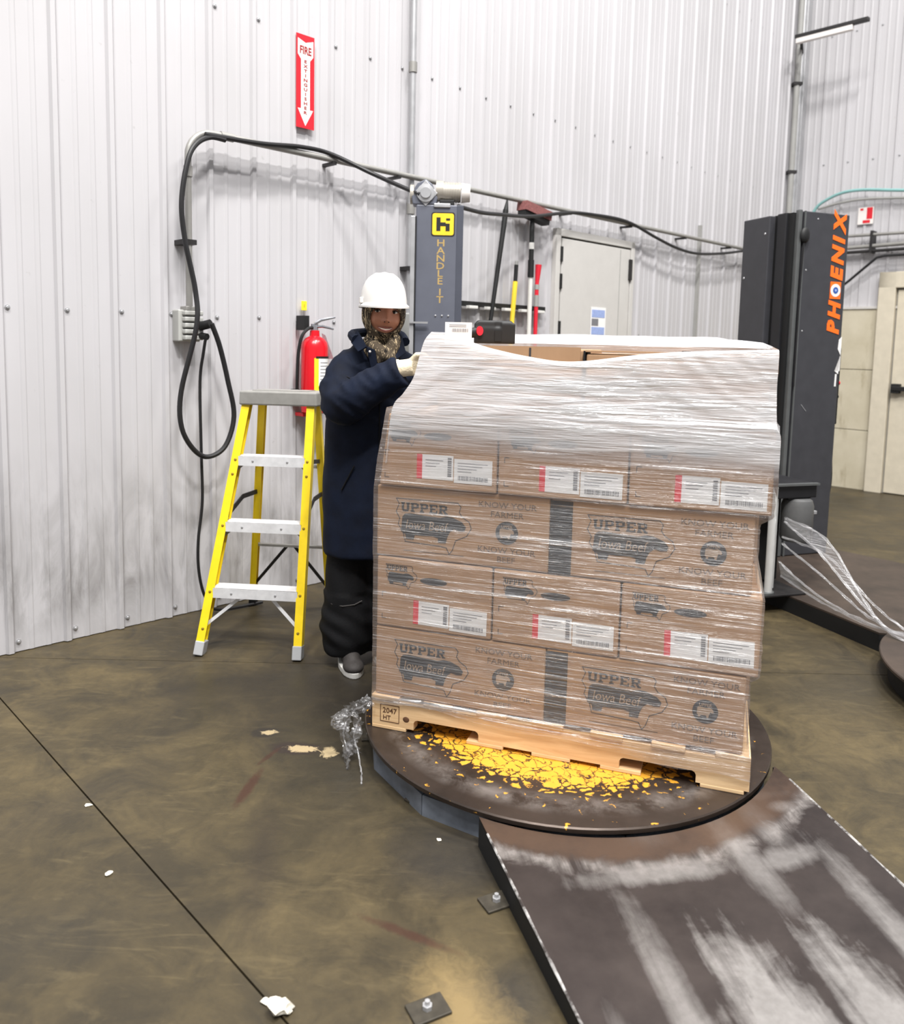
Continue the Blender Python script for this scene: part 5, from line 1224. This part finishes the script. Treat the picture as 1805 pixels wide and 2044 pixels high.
plate([(-.212, 3.33, 1.44), (-.195, 3.33, 1.375), (-.235, 3.275, 1.345), (-.245, 3.285, 1.375)], 'collar_flap', 'navy_cloth', coat)
plate([(-.356, 3.268, 1.400), (-.318, 3.262, 1.385), (-.30, 3.262, 1.27), (-.325, 3.268, 1.27)], 'lapel', 'navy_cloth', coat)
MB().sphere(Vector((-.338, 3.256, 1.378)) - O, (.005, .003, .005), 10, 6).build('button', 'sign_white', coat, True)
b = PM(); b.sphere((-.275, 3.325, 1.325), (.062, .055, .075), 18, 12); b.build('undershirt', 'black_cloth', pe, True)
m = PM(); m.tube([(-.272, 3.262, 1.29), (-.255, 3.258, 1.275), (-.24, 3.262, 1.262)], [.012, .016, .012], 8); m.build('shirt_pocket', 'blue', pe, True)
# trousers
b = PM(); b.tube(spline([(-.42, 3.455, .62), (-.435, 3.45, .42), (-.445, 3.445, .25), (-.445, 3.44, .12), (-.445, 3.44, .055)], 5), [.115, .112, .11, .108, .106, .104, .104, .104, .105, .108, .112, .114, .115, .116, .114, .11, .105, .102, .10, .098, .096], 20)
b.tube(spline([(-.33, 3.48, .62), (-.315, 3.49, .42), (-.30, 3.51, .25), (-.29, 3.52, .12), (-.29, 3.52, .055)], 5), [.115, .112, .11, .108, .106, .104, .104, .104, .105, .108, .112, .114, .115, .116, .114, .11, .105, .102, .10, .098, .096], 20)
tro = blob('trousers', 'black_cloth', pe, b, .0105, 4, lambda c: (.013 if c.z < .34 else .006) * nz(c.x * 9, c.y * 9, c.z * (20 if c.z < .34 else 8) + c.x * 8))
m = PM(); m.tube([(-.53, 3.40, .30), (-.50, 3.355, .295), (-.45, 3.335, .292), (-.40, 3.345, .297), (-.37, 3.36, .31)], .003, 6); m.build('knee_seam', 'shoe_grey', tro, True)
# shoes
def shoe(x, y, rz):
    mx = Matrix.Translation(Vector((x, y, 0)) - O) @ Matrix.Rotation(rz, 4, 'Z'); m = MB(); m.mx = mx
    m.sphere((0, -.085, .036), (.046, .062, .030), 16, 10); m.sphere((0, -.02, .05), (.042, .085, .042), 16, 10); m.sphere((0, .08, .055), (.038, .06, .05), 16, 10); m.tube([(0, .06, .06), (0, .06, .13)], [.045, .048], 14)
    s_ = blob('shoe', 'shoe_grey', pe, m, .006, 4)
    o_ = []
    for i in range(28):
        t = 2 * math.pi * i / 28; yy = -.005 + .14 * math.sin(t); o_.append(((.051 - .008 * max(0, math.sin(t))) * math.cos(t) * (1.0 if math.sin(t) > -.6 else 1.06), yy))
    q = MB(); q.mx = mx; q.prism(o_, .0, .026); q.build('sole', 'sole_white', s_, bevel=.004)
    q = MB(); q.mx = mx
    for k in range(4): q.tube([(-.024, -.045 + k * .02, .083 + k * .007), (.024, -.045 + k * .02, .083 + k * .007)], .0035, 6)
    q.build('laces', 'black_cloth', s_, True)
shoe(-.425, 3.40, .30); shoe(-.285, 3.50, .25)
# gloves with five fingers each
def glove(W, D, Uv, curl, side):
    """W wrist, D hand direction, Uv thumb-side direction"""
    W = Vector(W); D = Vector(D).normalized(); Uv = (Vector(Uv) - D * Vector(Uv).dot(D)).normalized(); Nn = D.cross(Uv) * side
    m = PM(); m.tube([W - D * .035, W, W + D * .02], [.036, .034, .036], 14)
    for k in (-1.2, -.4, .4, 1.2): m.tube([W + Uv * k * .014, W + D * .075 + Uv * k * .019], [.019, .0155], 10)
    for k, ln in ((1.5, .062), (.5, .070), (-.5, .066), (-1.5, .052)):
        a = W + D * .072 + Uv * k * .0165; c1 = a + (D * .8 + Nn * curl * .6).normalized() * ln * .45; c2 = c1 + (D * .35 + Nn * curl).normalized() * ln * .35; c3 = c2 + (D * -.2 + Nn * curl).normalized() * ln * .28
        m.tube([a - D * .012, a, c1, c2, c3], [.0115, .0115, .0105, .0098, .008], 9)
    a = W + D * .022 + Uv * .026; m.tube([a, a + D * .022 + Uv * .024 + Nn * curl * .008, a + D * .05 + Uv * .026 + Nn * curl * .02, a + D * .064 + Uv * .016 + Nn * curl * .03], [.015, .013, .0115, .009], 9)
    g = blob('glove', 'knit_cream', pe, m, .0042, 3)
    c_ = MB(); c_.mx = Matrix.Translation(-O); c_.tube([W - D * .04, W - D * .03], [.0385, .038], 16); c_.build('cuff', 'knit_cream', g, True)
glove((-.182, 3.198, 1.318), (1, .05, .16), (-.1, -.35, 1), 1, 1)
glove((-.015, 3.435, 1.42), (.8, -.1, .55), (-.4, -.3, 1), 1, 1)
